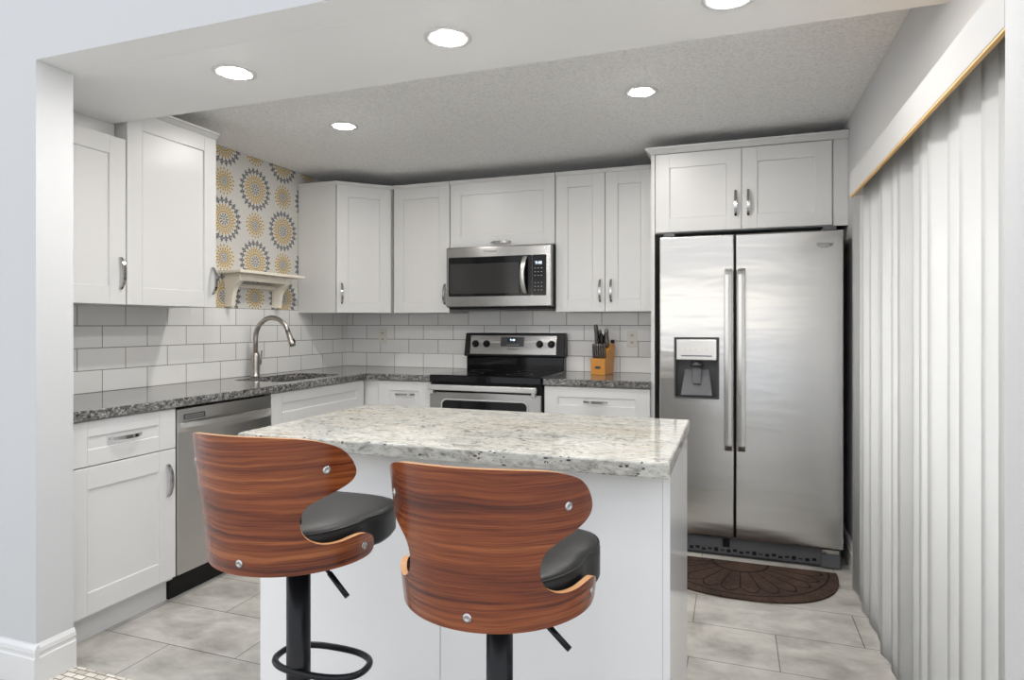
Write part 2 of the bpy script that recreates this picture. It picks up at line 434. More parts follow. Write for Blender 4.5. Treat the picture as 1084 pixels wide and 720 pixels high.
# ------------------------------------------------------------------ mesh helpers
ORIGIN = {}
class MB:
    def __init__(s):
        s.bm = bmesh.new()
    def _bev(s, verts, bev, seg):
        if bev > 0:
            ed = list({e for v in verts for e in v.link_edges})
            bmesh.ops.bevel(s.bm, geom=ed, offset=bev, segments=seg, profile=0.5, affect='EDGES', clamp_overlap=True)
    def hexa(s, pts, bev=0.0, seg=1, mi=0):
        """8 points: bottom ring of 4 then top ring of 4"""
        vs = [s.bm.verts.new(p) for p in pts]
        for f in ((3, 2, 1, 0), (4, 5, 6, 7), (0, 1, 5, 4), (1, 2, 6, 5), (2, 3, 7, 6), (3, 0, 4, 7)):
            s.bm.faces.new([vs[i] for i in f]).material_index = mi
        s._bev(vs, bev, seg)
        return s
    def box(s, a, b, bev=0.0, seg=1, M4=None, mi=0):
        x0, x1 = sorted((a[0], b[0])); y0, y1 = sorted((a[1], b[1])); z0, z1 = sorted((a[2], b[2]))
        pts = [Vector(p) for p in ((x0, y0, z0), (x1, y0, z0), (x1, y1, z0), (x0, y1, z0), (x0, y0, z1), (x1, y0, z1), (x1, y1, z1), (x0, y1, z1))]
        if M4 is not None: pts = [M4 @ p for p in pts]
        return s.hexa(pts, bev, seg, mi)
    def tube(s, pts, rad, n=12, cap=True, closed=False):
        """round tube through points; rad may be a list"""
        pts = [Vector(p) for p in pts]
        N = len(pts)
        rads = rad if isinstance(rad, (list, tuple)) else [rad] * N
        rings = []
        prev = None
        for i, p in enumerate(pts):
            if closed: d = pts[(i + 1) % N] - pts[i - 1]
            else: d = pts[min(i + 1, N - 1)] - pts[max(i - 1, 0)]
            d.normalize()
            if prev is None:
                up = Vector((0, 0, 1)) if abs(d.z) < 0.9 else Vector((1, 0, 0))
                u = d.cross(up).normalized()
            else:
                u = (prev - d * prev.dot(d)).normalized()
            prev = u
            v = d.cross(u)
            rings.append([s.bm.verts.new(p + (u * math.cos(2 * PI * j / n) + v * math.sin(2 * PI * j / n)) * rads[i]) for j in range(n)])
        cnt = N if closed else N - 1
        for i in range(cnt):
            a, b = rings[i], rings[(i + 1) % N]
            for j in range(n):
                f = s.bm.faces.new((a[j], a[(j + 1) % n], b[(j + 1) % n], b[j])); f.smooth = True
        if cap and not closed:
            s.bm.faces.new(list(reversed(rings[0]))); s.bm.faces.new(rings[-1])
        return s
    def lathe(s, prof, c=(0, 0, 0), n=32, M4=None, cap=True, shape=None):
        """profile of (radius, z), turned about z"""
        rings = []
        for r, z in prof:
            ring = []
            for j in range(n):
                t = 2 * PI * j / n
                q = shape(t) if shape else 1.0
                p = Vector((c[0] + r * q * math.cos(t), c[1] + r * q * math.sin(t), c[2] + z))
                if M4 is not None: p = M4 @ p
                ring.append(s.bm.verts.new(p))
            rings.append(ring)
        for a, b in zip(rings, rings[1:]):
            for j in range(n):
                f = s.bm.faces.new((a[j], a[(j + 1) % n], b[(j + 1) % n], b[j])); f.smooth = True
        if cap:
            f = s.bm.faces.new(list(reversed(rings[0]))); f2 = s.bm.faces.new(rings[-1])
        return s
    def prism(s, poly, d, M4=None, bev=0.0, smooth=False, seg=1):
        """polygon in local xy, extruded by d along local z"""
        T = M4 or Matrix.Identity(4)
        a = [s.bm.verts.new(T @ Vector((x, y, 0))) for x, y in poly]
        b = [s.bm.verts.new(T @ Vector((x, y, d))) for x, y in poly]
        n = len(poly)
        s.bm.faces.new(list(reversed(a))); s.bm.faces.new(b)
        for i in range(n):
            f = s.bm.faces.new((a[i], a[(i + 1) % n], b[(i + 1) % n], b[i])); f.smooth = smooth
        s._bev(a + b, bev, seg)
        return s
    def build(s, name, mat, parent=None, root=None):
        off = ORIGIN.get(parent.name, Vector((0, 0, 0))) if parent else (Vector(root) if root else Vector((0, 0, 0)))
        bmesh.ops.recalc_face_normals(s.bm, faces=s.bm.faces[:])
        bmesh.ops.translate(s.bm, vec=-off, verts=s.bm.verts[:])
        me = bpy.data.meshes.new(name)
        s.bm.to_mesh(me); s.bm.free()
        mats = mat if isinstance(mat, (list, tuple)) else [mat]
        for q in mats: me.materials.append(q)
        o = bpy.data.objects.new(name, me)
        COL.objects.link(o)
        if parent:
            o.parent = parent
            ORIGIN[o.name] = off
        else:
            o.location = off
            ORIGIN[o.name] = off
        return o

def tag(o, label, cat, group=None):
    o['label'] = label; o['category'] = cat
    if group: o['group'] = group
    return o
def thing(name, loc, label, cat, group=None):
    o = bpy.data.objects.new(name, None)
    o.empty_display_size = 0.1
    COL.objects.link(o)
    o.location = loc
    ORIGIN[o.name] = Vector(loc)
    return tag(o, label, cat, group)
def struct(o):
    o['kind'] = 'structure'
    return o
def frame(o, u, w):
    """matrix with local x along u, y up, z along the outward normal w"""
    u = Vector(u).normalized(); w = Vector(w).normalized(); v = Vector((0, 0, 1))
    T = Matrix.Identity(4)
    for i in range(3):
        T[i][0] = u[i]; T[i][1] = v[i]; T[i][2] = w[i]; T[i][3] = o[i]
    return T

def shaker(T, w, h, th=0.02, fr=0.080, rec=0.0065, fr_v=None):
    """one connected shaker door: local x 0..w, y 0..h, back at z=0, front at z=th; fine joints where stiles meet rails"""
    mb = MB(); bm = mb.bm
    fv = fr if fr_v is None else fr_v
    e, g, sl = 0.0018, 0.0011, 0.003
    xs = [0, e, fr - 2 * g, fr - g, fr, fr + sl, w - fr - sl, w - fr, w - fr + g, w - fr + 2 * g, w - e, w]
    ys = [0, e, fv, fv + sl, h - fv - sl, h - fv, h - e, h]
    nx, ny = len(xs), len(ys)
    def height(i, j):
        if i in (0, nx - 1) or j in (0, ny - 1): return th - e
        if i in (3, nx - 4): return th - 0.0016 if 1 < j < ny - 2 else th - 0.0010
        if 5 <= i <= nx - 6 and 3 <= j <= ny - 4: return th - rec
        return th
    F = [[bm.verts.new(T @ Vector((xs[i], ys[j], height(i, j)))) for j in range(ny)] for i in range(nx)]
    for i in range(nx - 1):
        for j in range(ny - 1): bm.faces.new((F[i][j], F[i + 1][j], F[i + 1][j + 1], F[i][j + 1]))
    loop = [F[i][0] for i in range(nx)] + [F[nx - 1][j] for j in range(1, ny)] + [F[i][ny - 1] for i in range(nx - 2, -1, -1)] + [F[0][j] for j in range(ny - 2, 0, -1)]
    lc = [(xs[i], ys[0]) for i in range(nx)] + [(xs[-1], ys[j]) for j in range(1, ny)] + [(xs[i], ys[-1]) for i in range(nx - 2, -1, -1)] + [(xs[0], ys[j]) for j in range(ny - 2, 0, -1)]
    back = [bm.verts.new(T @ Vector((x, y, 0))) for x, y in lc]
    n = len(loop)
    for j in range(n): bm.faces.new((loop[j], loop[(j + 1) % n], back[(j + 1) % n], back[j]))
    bm.faces.new(back)
    return mb

def pull(T, parent, L=0.145, vert=True):
    """arched bar pull centred at the local origin of T, standing off along local z"""
    mb = MB(); bm = mb.bm
    n = 14
    secs = []
    for i in range(n + 1):
        q = i / n * 2 - 1
        along = q * L / 2
        hgt = 0.006 + 0.024 * (1 - abs(q) ** 2.6)
        half = 0.0055 + 0.002 * (1 - q * q)
        tk = 0.0045
        pts = []
        for dx, dz in ((-half, -tk), (half, -tk), (half, tk), (-half, tk)):
            p = Vector((dx, along, hgt + dz)) if vert else Vector((along, dx, hgt + dz))
            pts.append(bm.verts.new(T @ p))
        secs.append(pts)
    for a, b in zip(secs, secs[1:]):
        for j in range(4): bm.faces.new((a[j], a[(j + 1) % 4], b[(j + 1) % 4], b[j]))
    bm.faces.new(list(reversed(secs[0]))); bm.faces.new(secs[-1])
    o = mb.build('handle', M['chrome'], parent)
    return o

def text_mesh(body, T, size, name, mat, parent, ext=0.0004, shear=0.0, xs=1.0):
    cu = bpy.data.curves.new(name, 'FONT')
    cu.body = body; cu.size = size; cu.extrude = ext; cu.align_x = 'CENTER'; cu.align_y = 'CENTER'; cu.shear = shear
    cu.resolution_u = 3
    tmp = bpy.data.objects.new(name, cu); COL.objects.link(tmp)
    dg = bpy.context.evaluated_depsgraph_get()
    me = bpy.data.meshes.new_from_object(tmp.evaluated_get(dg))
    bpy.data.objects.remove(tmp)
    mb = MB(); mb.bm.from_mesh(me)
    for v in mb.bm.verts: v.co = T @ Vector((v.co.x * xs, v.co.y, v.co.z))
    me2 = mb.build(name, mat, parent)
    return me2

# ------------------------------------------------------------------ the room
XL, XR, YB = -2.935, 0.575, 4.33
ZC, ZS = 2.33, 2.16
YF = 1.50
XC = -2.271          # end of the left wall stub
struct(MB().box((-5.0, 1.63, -0.05), (XR + 0.12, YB + 0.1, 0)).build('floor', M['floor']))
fl = MB().box((-5.0, -4.0, -0.05), (3.0, 1.505, 0.0)).build('floor_living_room', M['floor']); struct(fl)
struct(MB().box((XC - 0.3, 1.505, -0.05), (XR, 1.63, 0.002)).build('trim_1', M['mosaic']))
struct(MB().box((XL - 0.1, 2.10, ZC), (XR + 0.12, YB + 0.1, ZC + 0.06)).build('ceiling', M['popcorn']))
struct(MB().box((XL - 0.1, YF + 0.13, ZS), (XR + 0.12, 2.10, ZC + 0.06), 0.002).build('ceiling_soffit', M['soffit']))
struct(MB().box((XL - 0.1, YF, 0), (XL, YB + 0.1, ZC)).build('wall_left', M['wall']))
struct(MB().box((XL, YB, 0), (XR + 0.12, YB + 0.1, ZC)).build('wall_back', M['wall']))
# front wall: one outline with the wide opening
Tw = Matrix(((1, 0, 0, 0), (0, 0, -1, YF + 0.13), (0, 1, 0, 0), (0, 0, 0, 1)))
fw = struct(MB().prism([(-5.0, 0), (XC, 0), (XC, ZS), (2.2, ZS), (2.2, 3.2), (-5.0, 3.2)], 0.13, Tw).build('wall_front', [M['wall'], M['soffit']]))
for pl in fw.data.polygons:
    if pl.normal.z < -0.9 and pl.center.z > 1: pl.material_index = 1
struct(MB().box((0.47, 1.12, 0), (2.2, 1.386, ZS)).build('wall_front_right', M['wall']))
# right wall round the sliding door opening: one U-shaped outline
T = Matrix(((0, 0, 1, XR), (1, 0, 0, 0), (0, 1, 0, 0), (0, 0, 0, 1)))
DY0, DY1, DZ1 = 1.46, 3.22, 1.86
struct(MB().prism([(1.386, 0), (DY0, 0), (DY0, DZ1), (DY1, DZ1), (DY1, 0), (YB, 0), (YB, ZC), (1.386, ZC)], 0.12, T).build('wall_right', M['wall']))
# sliding glass door
T = Matrix(((0, 0, 1, XR + 0.06), (1, 0, 0, 0), (0, 1, 0, 0), (0, 0, 0, 1)))
def ring_frame(mb, y0, y1, z0, z1, fw, x0, x1):
    o = [(y0, z0), (y1, z0), (y1, z1), (y0, z1)]
    i = [(y0 + fw, z0 + fw), (y1 - fw, z0 + fw), (y1 - fw, z1 - fw), (y0 + fw, z1 - fw)]
    V = lambda pts, x: [mb.bm.verts.new((x, y, z)) for y, z in pts]
    oa, ia, ob, ib = V(o, x0), V(i, x0), V(o, x1), V(i, x1)
    for j in range(4):
        q = (j + 1) % 4
        mb.bm.faces.new((oa[j], oa[q], ia[q], ia[j])); mb.bm.faces.new((ob[j], ob[q], ib[q], ib[j]))
        mb.bm.faces.new((oa[j], oa[q], ob[q], ob[j])); mb.bm.faces.new((ia[j], ia[q], ib[q], ib[j]))
    return mb
dr = struct(ring_frame(MB(), DY0, DY1, 0.0, DZ1, 0.03, XR + 0.03, XR + 0.11).build('door_1', M['trim']))
for y0, y1, x in ((DY0 + 0.03, 2.37, XR + 0.075), (2.31, DY1 - 0.03, XR + 0.04)):
    ring_frame(MB(), y0, y1, 0.03, DZ1 - 0.03, 0.05, x, x + 0.025).build('door_panel', M['trim'], dr)
    MB().box((x + 0.010, y0 + 0.05, 0.08), (x + 0.014, y1 - 0.05, DZ1 - 0.08)).build('pane', M['glass'], dr)
# patio outside the sliding door
struct(MB().box((XR + 0.12, 0.5, -0.06), (3.2, 4.4, -0.01)).build('floor_patio', new_mat('patio_concrete', (0.5, 0.49, 0.47), 0.8)))

# baseboards with a moulded top
def baseboard(p0, p1, out, name, h=0.14):
    """profile swept from p0 to p1 along the wall, standing out along out"""
    p0 = Vector((*p0, 0)); p1 = Vector((*p1, 0)); o = Vector((*out, 0))
    prof = [(0, 0), (0.017, 0), (0.017, h - 0.045), (0.013, h - 0.040), (0.013, h - 0.030), (0.016, h - 0.026), (0.014, h - 0.012), (0.007, h), (0, h)]
    mb = MB()
    a = [mb.bm.verts.new(p0 + o * x + Vector((0, 0, z))) for x, z in prof]
    b = [mb.bm.verts.new(p1 + o * x + Vector((0, 0, z))) for x, z in prof]
    n = len(prof)
    for j in range(n): mb.bm.faces.new((a[j], a[(j + 1) % n], b[(j + 1) % n], b[j]))
    mb.bm.faces.new(a); mb.bm.faces.new(list(reversed(b)))
    return struct(mb.build(name, M['trim']))
baseboard((-5.0, YF), (XC + 0.017, YF), (0, -1), 'baseboard_front')
baseboard((XC, YF), (XC, YF + 0.13), (1, 0), 'baseboard_column')
baseboard((XR, 3.24), (XR, YB), (-1, 0), 'baseboard_right')

# wall finishes
struct(MB().box((XL, YF + 0.13, 0.905), (XL + 0.006, YB, 1.347)).build('wall_left_tiles', M['tile_left']))
struct(MB().box((XL + 0.006, YB - 0.006, 0.905), (-0.452, YB, 1.35)).build('wall_back_tiles', M['tile_back']))
struct(MB().box((XL, 2.55, 1.347), (XL + 0.002, 3.95, ZC)).build('wall_left_wallpaper', M['wallpaper']))

# ------------------------------------------------------------------ recessed lights
def downlight(x, y, z, label):
    t = thing('recessed_light', (x, y, z), label, 'ceiling light', 'recessed downlights')
    MB().lathe([(0.050, -0.0015), (0.054, -0.0030), (0.070, -0.0035), (0.076, -0.0015), (0.076, 0.0), (0.050, 0.0), (0.050, -0.0015)], (x, y, z), 40, cap=False).build('trim_ring', M['trim'], t)
    MB().lathe([(0.0490, -0.001), (0.0490, -0.0038), (0.043, -0.0056), (0.030, -0.0070), (0.015, -0.0077), (0.002, -0.0078)], (x, y, z), 40).build('lens', M['lens'], t)
downlight(-0.859, 1.823, ZS, 'round white downlight in the smooth soffit above the island, middle of its three')
downlight(-1.710, 1.818, ZS, 'round white downlight in the smooth soffit nearest the left wall')
downlight(-0.010, 1.858, ZS, 'round white downlight in the smooth soffit cut by the top edge of the photo')
downlight(-2.010, 2.935, ZC, 'round white downlight in the textured ceiling near the patterned wallpaper')
downlight(-0.404, 2.965, ZC, 'round white downlight in the textured ceiling in front of the fridge cabinet')

# ------------------------------------------------------------------ cabinets
CAB = M['cab']
def crown(pts, z0, parent, dz=0.03, out=0.022, th=0.02):
    """small crown strip swept along plan points; outward is to the right of the walking direction"""
    mb = MB()
    prof = [(0.0, 0.0), (0.004, 0.0), (out * 0.75, dz * 0.6), (out, dz * 0.7), (out, dz), (-th, dz), (-th, 0.0)]
    P = [Vector(p) for p in pts]
    secs = []
    for i, p in enumerate(P):
        ds = []
        if i > 0: ds.append((P[i] - P[i - 1]).normalized())
        if i < len(P) - 1: ds.append((P[i + 1] - P[i]).normalized())
        ns = [Vector((d.y, -d.x)) for d in ds]
        nn = ns[0] if len(ns) == 1 else (ns[0] + ns[1]).normalized()
        sc = 1.0 / max(0.3, nn.dot(ns[0]))
        secs.append([mb.bm.verts.new((p.x + nn.x * a * sc, p.y + nn.y * a * sc, z0 + b)) for a, b in prof])
    n = len(prof)
    for a, b in zip(secs, secs[1:]):
        for j in range(n): mb.bm.faces.new((a[j], a[(j + 1) % n], b[(j + 1) % n], b[j]))
    mb.bm.faces.new(secs[0]); mb.bm.faces.new(list(reversed(secs[-1])))
    return mb.build('crown_moulding', CAB, parent)

G = 0.0016          # half gap between fronts
ZU, ZT = 1.327, 2.222
# --- left wall uppers: fronts face +X at x = -2.605
XU = -2.605
def left_upper(y0, y1, z0, z1, label):
    t = thing('wall_cabinet', (XL + 0.16, (y0 + y1) / 2, z0), label, 'cabinet', 'white wall cabinets')
    MB().box((XL + 0.003, y0, z0), (XU - 0.021, y1, z1)).build('body', CAB, t)
    T = frame((XU - 0.020, y0 + G, z0), (0, 1, 0), (1, 0, 0))
    d = shaker(T, y1 - y0 - 2 * G, z1 - z0).build('door', CAB, t)
    pull(frame((XU, y1 - 0.032, z0 + 0.14), (0, 1, 0), (1, 0, 0)), d)
    return t
t = left_upper(1.66, 2.113, 1.335, 2.085, 'short white wall cabinet by the wall end, tucked under the soffit')
MB().box((XL + 0.003, 1.66, 2.086), (-2.672, 2.108, 2.159)).build('filler_panel', CAB, t)
t = left_upper(2.116, 2.642, 1.335, 2.232, 'tall white wall cabinet beside the patterned wallpaper')
crown([(XU - 0.02, 2.115), (XU, 2.115), (XU, 2.642), (XU - 0.25, 2.642)][1:3], 2.232, t)

# --- diagonal corner wall cabinet
A0 = Vector((-2.612, 3.722)); A1 = Vector((-2.330, 4.0))
t = thing('corner_wall_cabinet', (-2.75, 4.15, ZU), 'white diagonal corner wall cabinet with grey-lit side beside the wallpaper', 'cabinet')
u = (A1 - A0).normalized(); nrm = Vector((u.y, -u.x))
B0 = A0 - nrm * 0.021; B1 = A1 - nrm * 0.021
MB().prism([(XL + 0.008, A0.y), (A0.x - 0.004, A0.y), (B0.x, B0.y + 0.004), (B1.x, B1.y), (A1.x - 0.001, A1.y + 0.004), (A1.x - 0.001, YB - 0.008), (XL + 0.008, YB - 0.008)], ZT - ZU, Matrix.Translation((0, 0, ZU))).build('body', CAB, t)
T = frame((A0.x - nrm.x * 0.02 + u.x * 0.006, A0.y - nrm.y * 0.02 + u.y * 0.006, ZU), (u.x, u.y, 0), (nrm.x, nrm.y, 0))
W = (A1 - A0).length
d = shaker(T, W - 0.014, ZT - ZU).build('door', CAB, t)
pull(T @ Matrix.Translation((0.033, 0.135, 0.02)), d)
crown([(XL + 0.01, A0.y), (A0.x, A0.y), (A1.x + 0.012, A1.y + 0.012)], ZT, t, 0.022, 0.012)

# --- back wall uppers: fronts face -Y at y = 4.0
YU = 4.0
def back_front(t, x0, x1, z0, z1, y, name='door', hx=None, hz=None, vert=True, fr=0.080, fr_v=None):
    T = frame((x0 + G, y + 0.02, z0), (1, 0, 0), (0, -1, 0))
    d = shaker(T, x1 - x0 - 2 * G, z1 - z0, fr=fr, fr_v=fr_v).build(name, CAB, t)
    if hx is not None:
        pull(frame((hx, y, hz), (1, 0, 0), (0, -1, 0)), d, vert=vert)
    return d
def back_upper(x0, x1, z0, doors, label):
    t = thing('wall_cabinet', ((x0 + x1) / 2, 4.16, z0), label, 'cabinet', 'white wall cabinets')
    MB().box((x0 + 0.0005, YU + 0.021, z0), (x1 - 0.0005, YB - 0.008, ZT)).build('body', CAB, t)
    for a, b, hx, hz, v in doors: back_front(t, a, b, z0, ZT, YU, hx=hx, hz=hz, vert=v)
    crown([(x0, YU), (x1, YU)], ZT, t, 0.022, 0.012)
    return t
back_upper(-2.316, -1.872, ZU, [(-2.316, -1.872, -1.905, ZU + 0.13, True)], 'single-door white wall cabinet between the corner cabinet and the microwave')
back_upper(-1.868, -1.108, 1.777, [(-1.868, -1.108, -1.488, 1.803, False)], 'wide white lift-front cabinet directly above the microwave')
back_upper(-1.104, -0.468, ZU, [(-1.104, -0.776, -0.806, ZU + 0.135, True), (-0.776, -0.468, -0.735, ZU + 0.135, True)], 'two-door white wall cabinet above the knife block')

# --- cabinet over the fridge with its tall side panel and filler
YFC = 3.72
t = thing('fridge_surround_cabinet', (0.06, 4.0, 0), 'deep two-door white cabinet above the fridge with a tall side panel', 'cabinet')
MB().box((-0.430, YFC + 0.021, 1.772), (0.500, YB - 0.002, 2.232)).build('body', CAB, t)
MB().box((-0.452, YFC + 0.008, 0.0), (-0.4315, YB - 0.002, 2.232)).build('side_panel', CAB, t)
back_front(t, -0.428, 0.044, 1.776, 2.228, YFC, hx=0.012, hz=1.922, fr=0.080)
back_front(t, 0.044, 0.498, 1.776, 2.228, YFC, hx=0.078, hz=1.922, fr=0.080)
MB().box((0.501, YFC + 0.012, 1.772), (XR - 0.001, YFC + 0.032, 2.232)).build('filler_panel', CAB, t)
crown([(-0.452, YFC + 0.20), (-0.452, YFC + 0.004), (XR - 0.001, YFC + 0.004)], 2.232, t, 0.036, 0.03)

# --- base cabinets, left run: fronts at x = -2.357
XB = -2.357
XK = -2.415
t = thing('base_cabinet', (-2.65, 1.91, 0), 'white base cabinet with one drawer over a door by the wall end', 'cabinet', 'white base cabinets')
MB().box((XL + 0.008, 1.66, 0.10), (XB - 0.021, 2.157, 0.873)).build('body', CAB, t)
MB().box((XL + 0.008, 1.66, 0.0), (XK, 2.157, 0.099)).build('toe_kick', CAB, t)
T = frame((XB - 0.02, 1.66 + G, 0.694), (0, 1, 0), (1, 0, 0))
d = shaker(T, 0.497 - 2 * G, 0.176, fr=0.086, fr_v=0.062).build('drawer', CAB, t)
pull(frame((XB, 1.905, 0.787), (0, 1, 0), (1, 0, 0)), d, vert=False)
T = frame((XB - 0.02, 1.66 + G, 0.115), (0, 1, 0), (1, 0, 0))
d = shaker(T, 0.497 - 2 * G, 0.575, fr=0.086).build('door', CAB, t)
pull(frame((XB, 2.110, 0.556), (0, 1, 0), (1, 0, 0)), d)

t = thing('sink_cabinet', (-2.65, 3.2, 0), 'white sink base cabinet with a plain false front between dishwasher and corner', 'cabinet', 'white base cabinets')
MB().box((XL + 0.008, 2.772, 0.10), (XB - 0.021, 2.93, 0.873)).build('body', CAB, t)
MB().box((XL + 0.008, 2.931, 0.10), (XB - 0.021, 3.69, 0.66)).build('body', CAB, t)
MB().box((XB - 0.06, 2.931, 0.661), (XB - 0.021, 3.69, 0.873)).build('front_rail', CAB, t)
MB().box((XL + 0.008, 2.772, 0.0), (XK, 3.69, 0.099)).build('toe_kick', CAB, t)
T = frame((XB - 0.02, 2.772 + G, 0.694), (0, 1, 0), (1, 0, 0))
shaker(T, 0.905 - 2 * G, 0.176, fr=0.086, fr_v=0.062).build('false_front', CAB, t)
for y0 in (2.772, 3.2245):
    T = frame((XB - 0.02, y0 + G, 0.115), (0, 1, 0), (1, 0, 0))
    d = shaker(T, 0.4525 - 2 * G, 0.575).build('door', CAB, t)
    pull(frame((XB, 3.19 if y0 < 3 else 3.26, 0.6), (0, 1, 0), (1, 0, 0)), d)

# --- base cabinets, back run: fronts at y = 3.70
YBF = 3.70
def back_base(x0, x1, label, handle_x, doors, filler=None):
    t = thing('base_cabinet', ((x0 + x1) / 2, 4.0, 0), label, 'cabinet', 'white base cabinets')
    MB().box((x0, YBF + 0.021, 0.10), (x1, YB - 0.008, 0.873)).build('body', CAB, t)
    MB().box((x0, YBF + 0.07, 0.0), (x1, YB - 0.008, 0.099)).build('toe_kick', CAB, t)
    back_front(t, x0, x1, 0.694, 0.868, YBF, 'drawer', hx=handle_x, hz=0.782, vert=False, fr=0.086, fr_v=0.062)
    w = (x1 - x0) / doors
    for i in range(doors):
        a = x0 + w * i
        back_front(t, a, a + w, 0.115, 0.690, YBF, 'door', hx=(a + w - 0.035) if i == 0 else a + 0.035, hz=0.6)
    if filler: MB().box((filler, YBF + 0.012, 0.10), (x0 - 0.001, YBF + 0.04, 0.873)).build('filler_panel', CAB, t)
    return t
back_base(-2.262, -1.868, 'white drawer base cabinet in the corner left of the range', -2.055, 1, -2.400)
back_base(-1.094, -0.453, 'white drawer base cabinet under the knife block, right of the range', -0.774, 2)

# --- island cabinet
IX0, IX1, IY0, IY1 = -1.425, -0.150, 1.625, 2.245
t = thing('island_cabinet', ((IX0 + IX1) / 2, 1.93, 0), 'white kitchen island cabinet with flat back panels facing the bar stools', 'island')
isl = M['island'] = new_mat('white_island_panel', (0.78, 0.78, 0.775), 0.16, spec=0.5)
MB().box((IX0 + 0.018, IY0 + 0.019, 0.0), (IX1 - 0.019, IY1 - 0.022, 0.873)).build('body', CAB, t)
SEAM = -0.790
MB().box((IX0, IY0, 0.001), (SEAM - 0.001, IY0 + 0.018, 0.874), 0.0008).build('back_panel', isl, t)
MB().box((SEAM + 0.001, IY0, 0.001), (IX1 - 0.0185, IY0 + 0.018, 0.874), 0.0008).build('back_panel', isl, t)
MB().box((IX1 - 0.018, IY0, 0.001), (IX1, IY1, 0.874), 0.0008).build('end_panel', isl, t)
MB().box((IX0, IY0 + 0.0185, 0.001), (IX0 + 0.0175, IY1, 0.874), 0.0008).build('end_panel', isl, t)
for i in range(3):
    x0 = IX0 + 0.02 + i * 0.411
    T = frame((x0 + 0.41 - G, IY1 - 0.021, 0.115), (-1, 0, 0), (0, 1, 0))
    d = shaker(T, 0.41 - 2 * G, 0.75).build('door', CAB, t)
    pull(frame((x0 + 0.36, IY1 - 0.001, 0.72), (-1, 0, 0), (0, 1, 0)), d)

# ------------------------------------------------------------------ worktops
CT0, CT1 = 0.8745, 0.914
XCF = -2.338     # front edge of the left run
YCF = 3.682      # front edge of the back run
SX0, SX1, SY0, SY1 = -2.800, -2.425, 2.955, 3.565
def slab_with_hole(outline, hole, z0, z1):
    mb = MB()
    pts = [Vector(p) for p in outline + hole]
    n, hn = len(outline), len(hole)
    edges = [(i, (i + 1) % n) for i in range(n)] + [(n + i, n + (i + 1) % hn) for i in range(hn)]
    vs, es, fs, *_ = delaunay_2d_cdt(pts, edges, [], 1, 1e-6)
    def inhole(c):
        xs = [p[0] for p in hole]; ys = [p[1] for p in hole]
        return min(xs) < c.x < max(xs) and min(ys) < c.y < max(ys)
    from mathutils.geometry import intersect_point_tri_2d
    def inside(c):
        r = False
        for i in range(n):
            a, b = outline[i], outline[(i + 1) % n]
            if (a[1] > c.y) != (b[1] > c.y) and c.x < (b[0] - a[0]) * (c.y - a[1]) / (b[1] - a[1]) + a[0]: r = not r
        return r
    fs = [f for f in fs if inside(sum((vs[i] for i in f), Vector((0, 0))) / len(f)) and not inhole(sum((vs[i] for i in f), Vector((0, 0))) / len(f))]
    lo = [mb.bm.verts.new((v.x, v.y, z0)) for v in vs]; hi = [mb.bm.verts.new((v.x, v.y, z1)) for v in vs]
    cnt = {}
    for f in fs:
        mb.bm.faces.new([hi[i] for i in f]); mb.bm.faces.new([lo[i] for i in reversed(f)])
        for a, b in zip(f, list(f[1:]) + [f[0]]): cnt.setdefault(frozenset((a, b)), []).append((a, b))
    for e in cnt.values():
        if len(e) == 1:
            a, b = e[0]; mb.bm.faces.new((lo[a], lo[b], hi[b], hi[a]))
    return mb
o = slab_with_hole([(XL + 0.007, 1.66), (XCF, 1.66), (XCF, YCF - 0.012), (XCF + 0.012, YCF), (-1.862, YCF), (-1.862, YB - 0.007), (XL + 0.007, YB - 0.007)],
                   [(SX0, SY0 + 0.03), (SX0 + 0.03, SY0), (SX1 - 0.03, SY0), (SX1, SY0 + 0.03), (SX1, SY1 - 0.03), (SX1 - 0.03, SY1), (SX0 + 0.03, SY1), (SX0, SY1 - 0.03)], CT0, CT1).build('worktop', M['granite'])
bv = o.modifiers.new('edge', 'BEVEL'); bv.width = 0.004; bv.segments = 2; bv.limit_method = 'ANGLE'
tag(o, 'L-shaped dark grey granite worktop holding the sink', 'worktop')
o = MB().box((-1.097, YCF, CT0), (-0.4535, YB - 0.007, CT1), 0.004, 2).build('worktop', M['granite'])
tag(o, 'short dark grey granite worktop between range and fridge', 'worktop')
o = MB().box((IX0 - 0.005, 1.533, CT0), (-0.143, 2.262, CT1), 0.005, 2).build('island_worktop', M['granite_pale'])
tag(o, 'pale cream granite slab topping the kitchen island', 'worktop')

# ------------------------------------------------------------------ sink and faucet
t = thing('sink', ((SX0 + SX1) / 2, (SY0 + SY1) / 2, 0.69), 'undermount stainless steel sink sunk in the dark granite worktop', 'sink')
mb = MB()
def rrect(x0, y0, x1, y1, r, z, n=5):
    out = []
    for cx, cy, a in ((x1 - r, y1 - r, 0), (x0 + r, y1 - r, 90), (x0 + r, y0 + r, 180), (x1 - r, y0 + r, 270)):
        for i in range(n + 1):
            q = R(a + 90 * i / n); out.append((cx + r * math.cos(q), cy + r * math.sin(q), z))
    return out
zs = CT0 - 0.0015
loops = [rrect(SX0 - 0.012, SY0 - 0.012, SX1 + 0.012, SY1 + 0.012, 0.03, zs), rrect(SX0 + 0.002, SY0 + 0.002, SX1 - 0.002, SY1 - 0.002, 0.035, zs),
         rrect(SX0 + 0.006, SY0 + 0.006, SX1 - 0.006, SY1 - 0.006, 0.045, 0.715), rrect(SX0 + 0.03, SY0 + 0.03, SX1 - 0.03, SY1 - 0.03, 0.05, 0.695)]
prev = None
for lp in loops:
    ring = [mb.bm.verts.new(p) for p in lp]
    if prev:
        for j in range(len(ring)):
            f = mb.bm.faces.new((prev[j], prev[(j + 1) % len(ring)], ring[(j + 1) % len(ring)], ring[j])); f.smooth = True
    prev = ring
mb.bm.faces.new(prev)
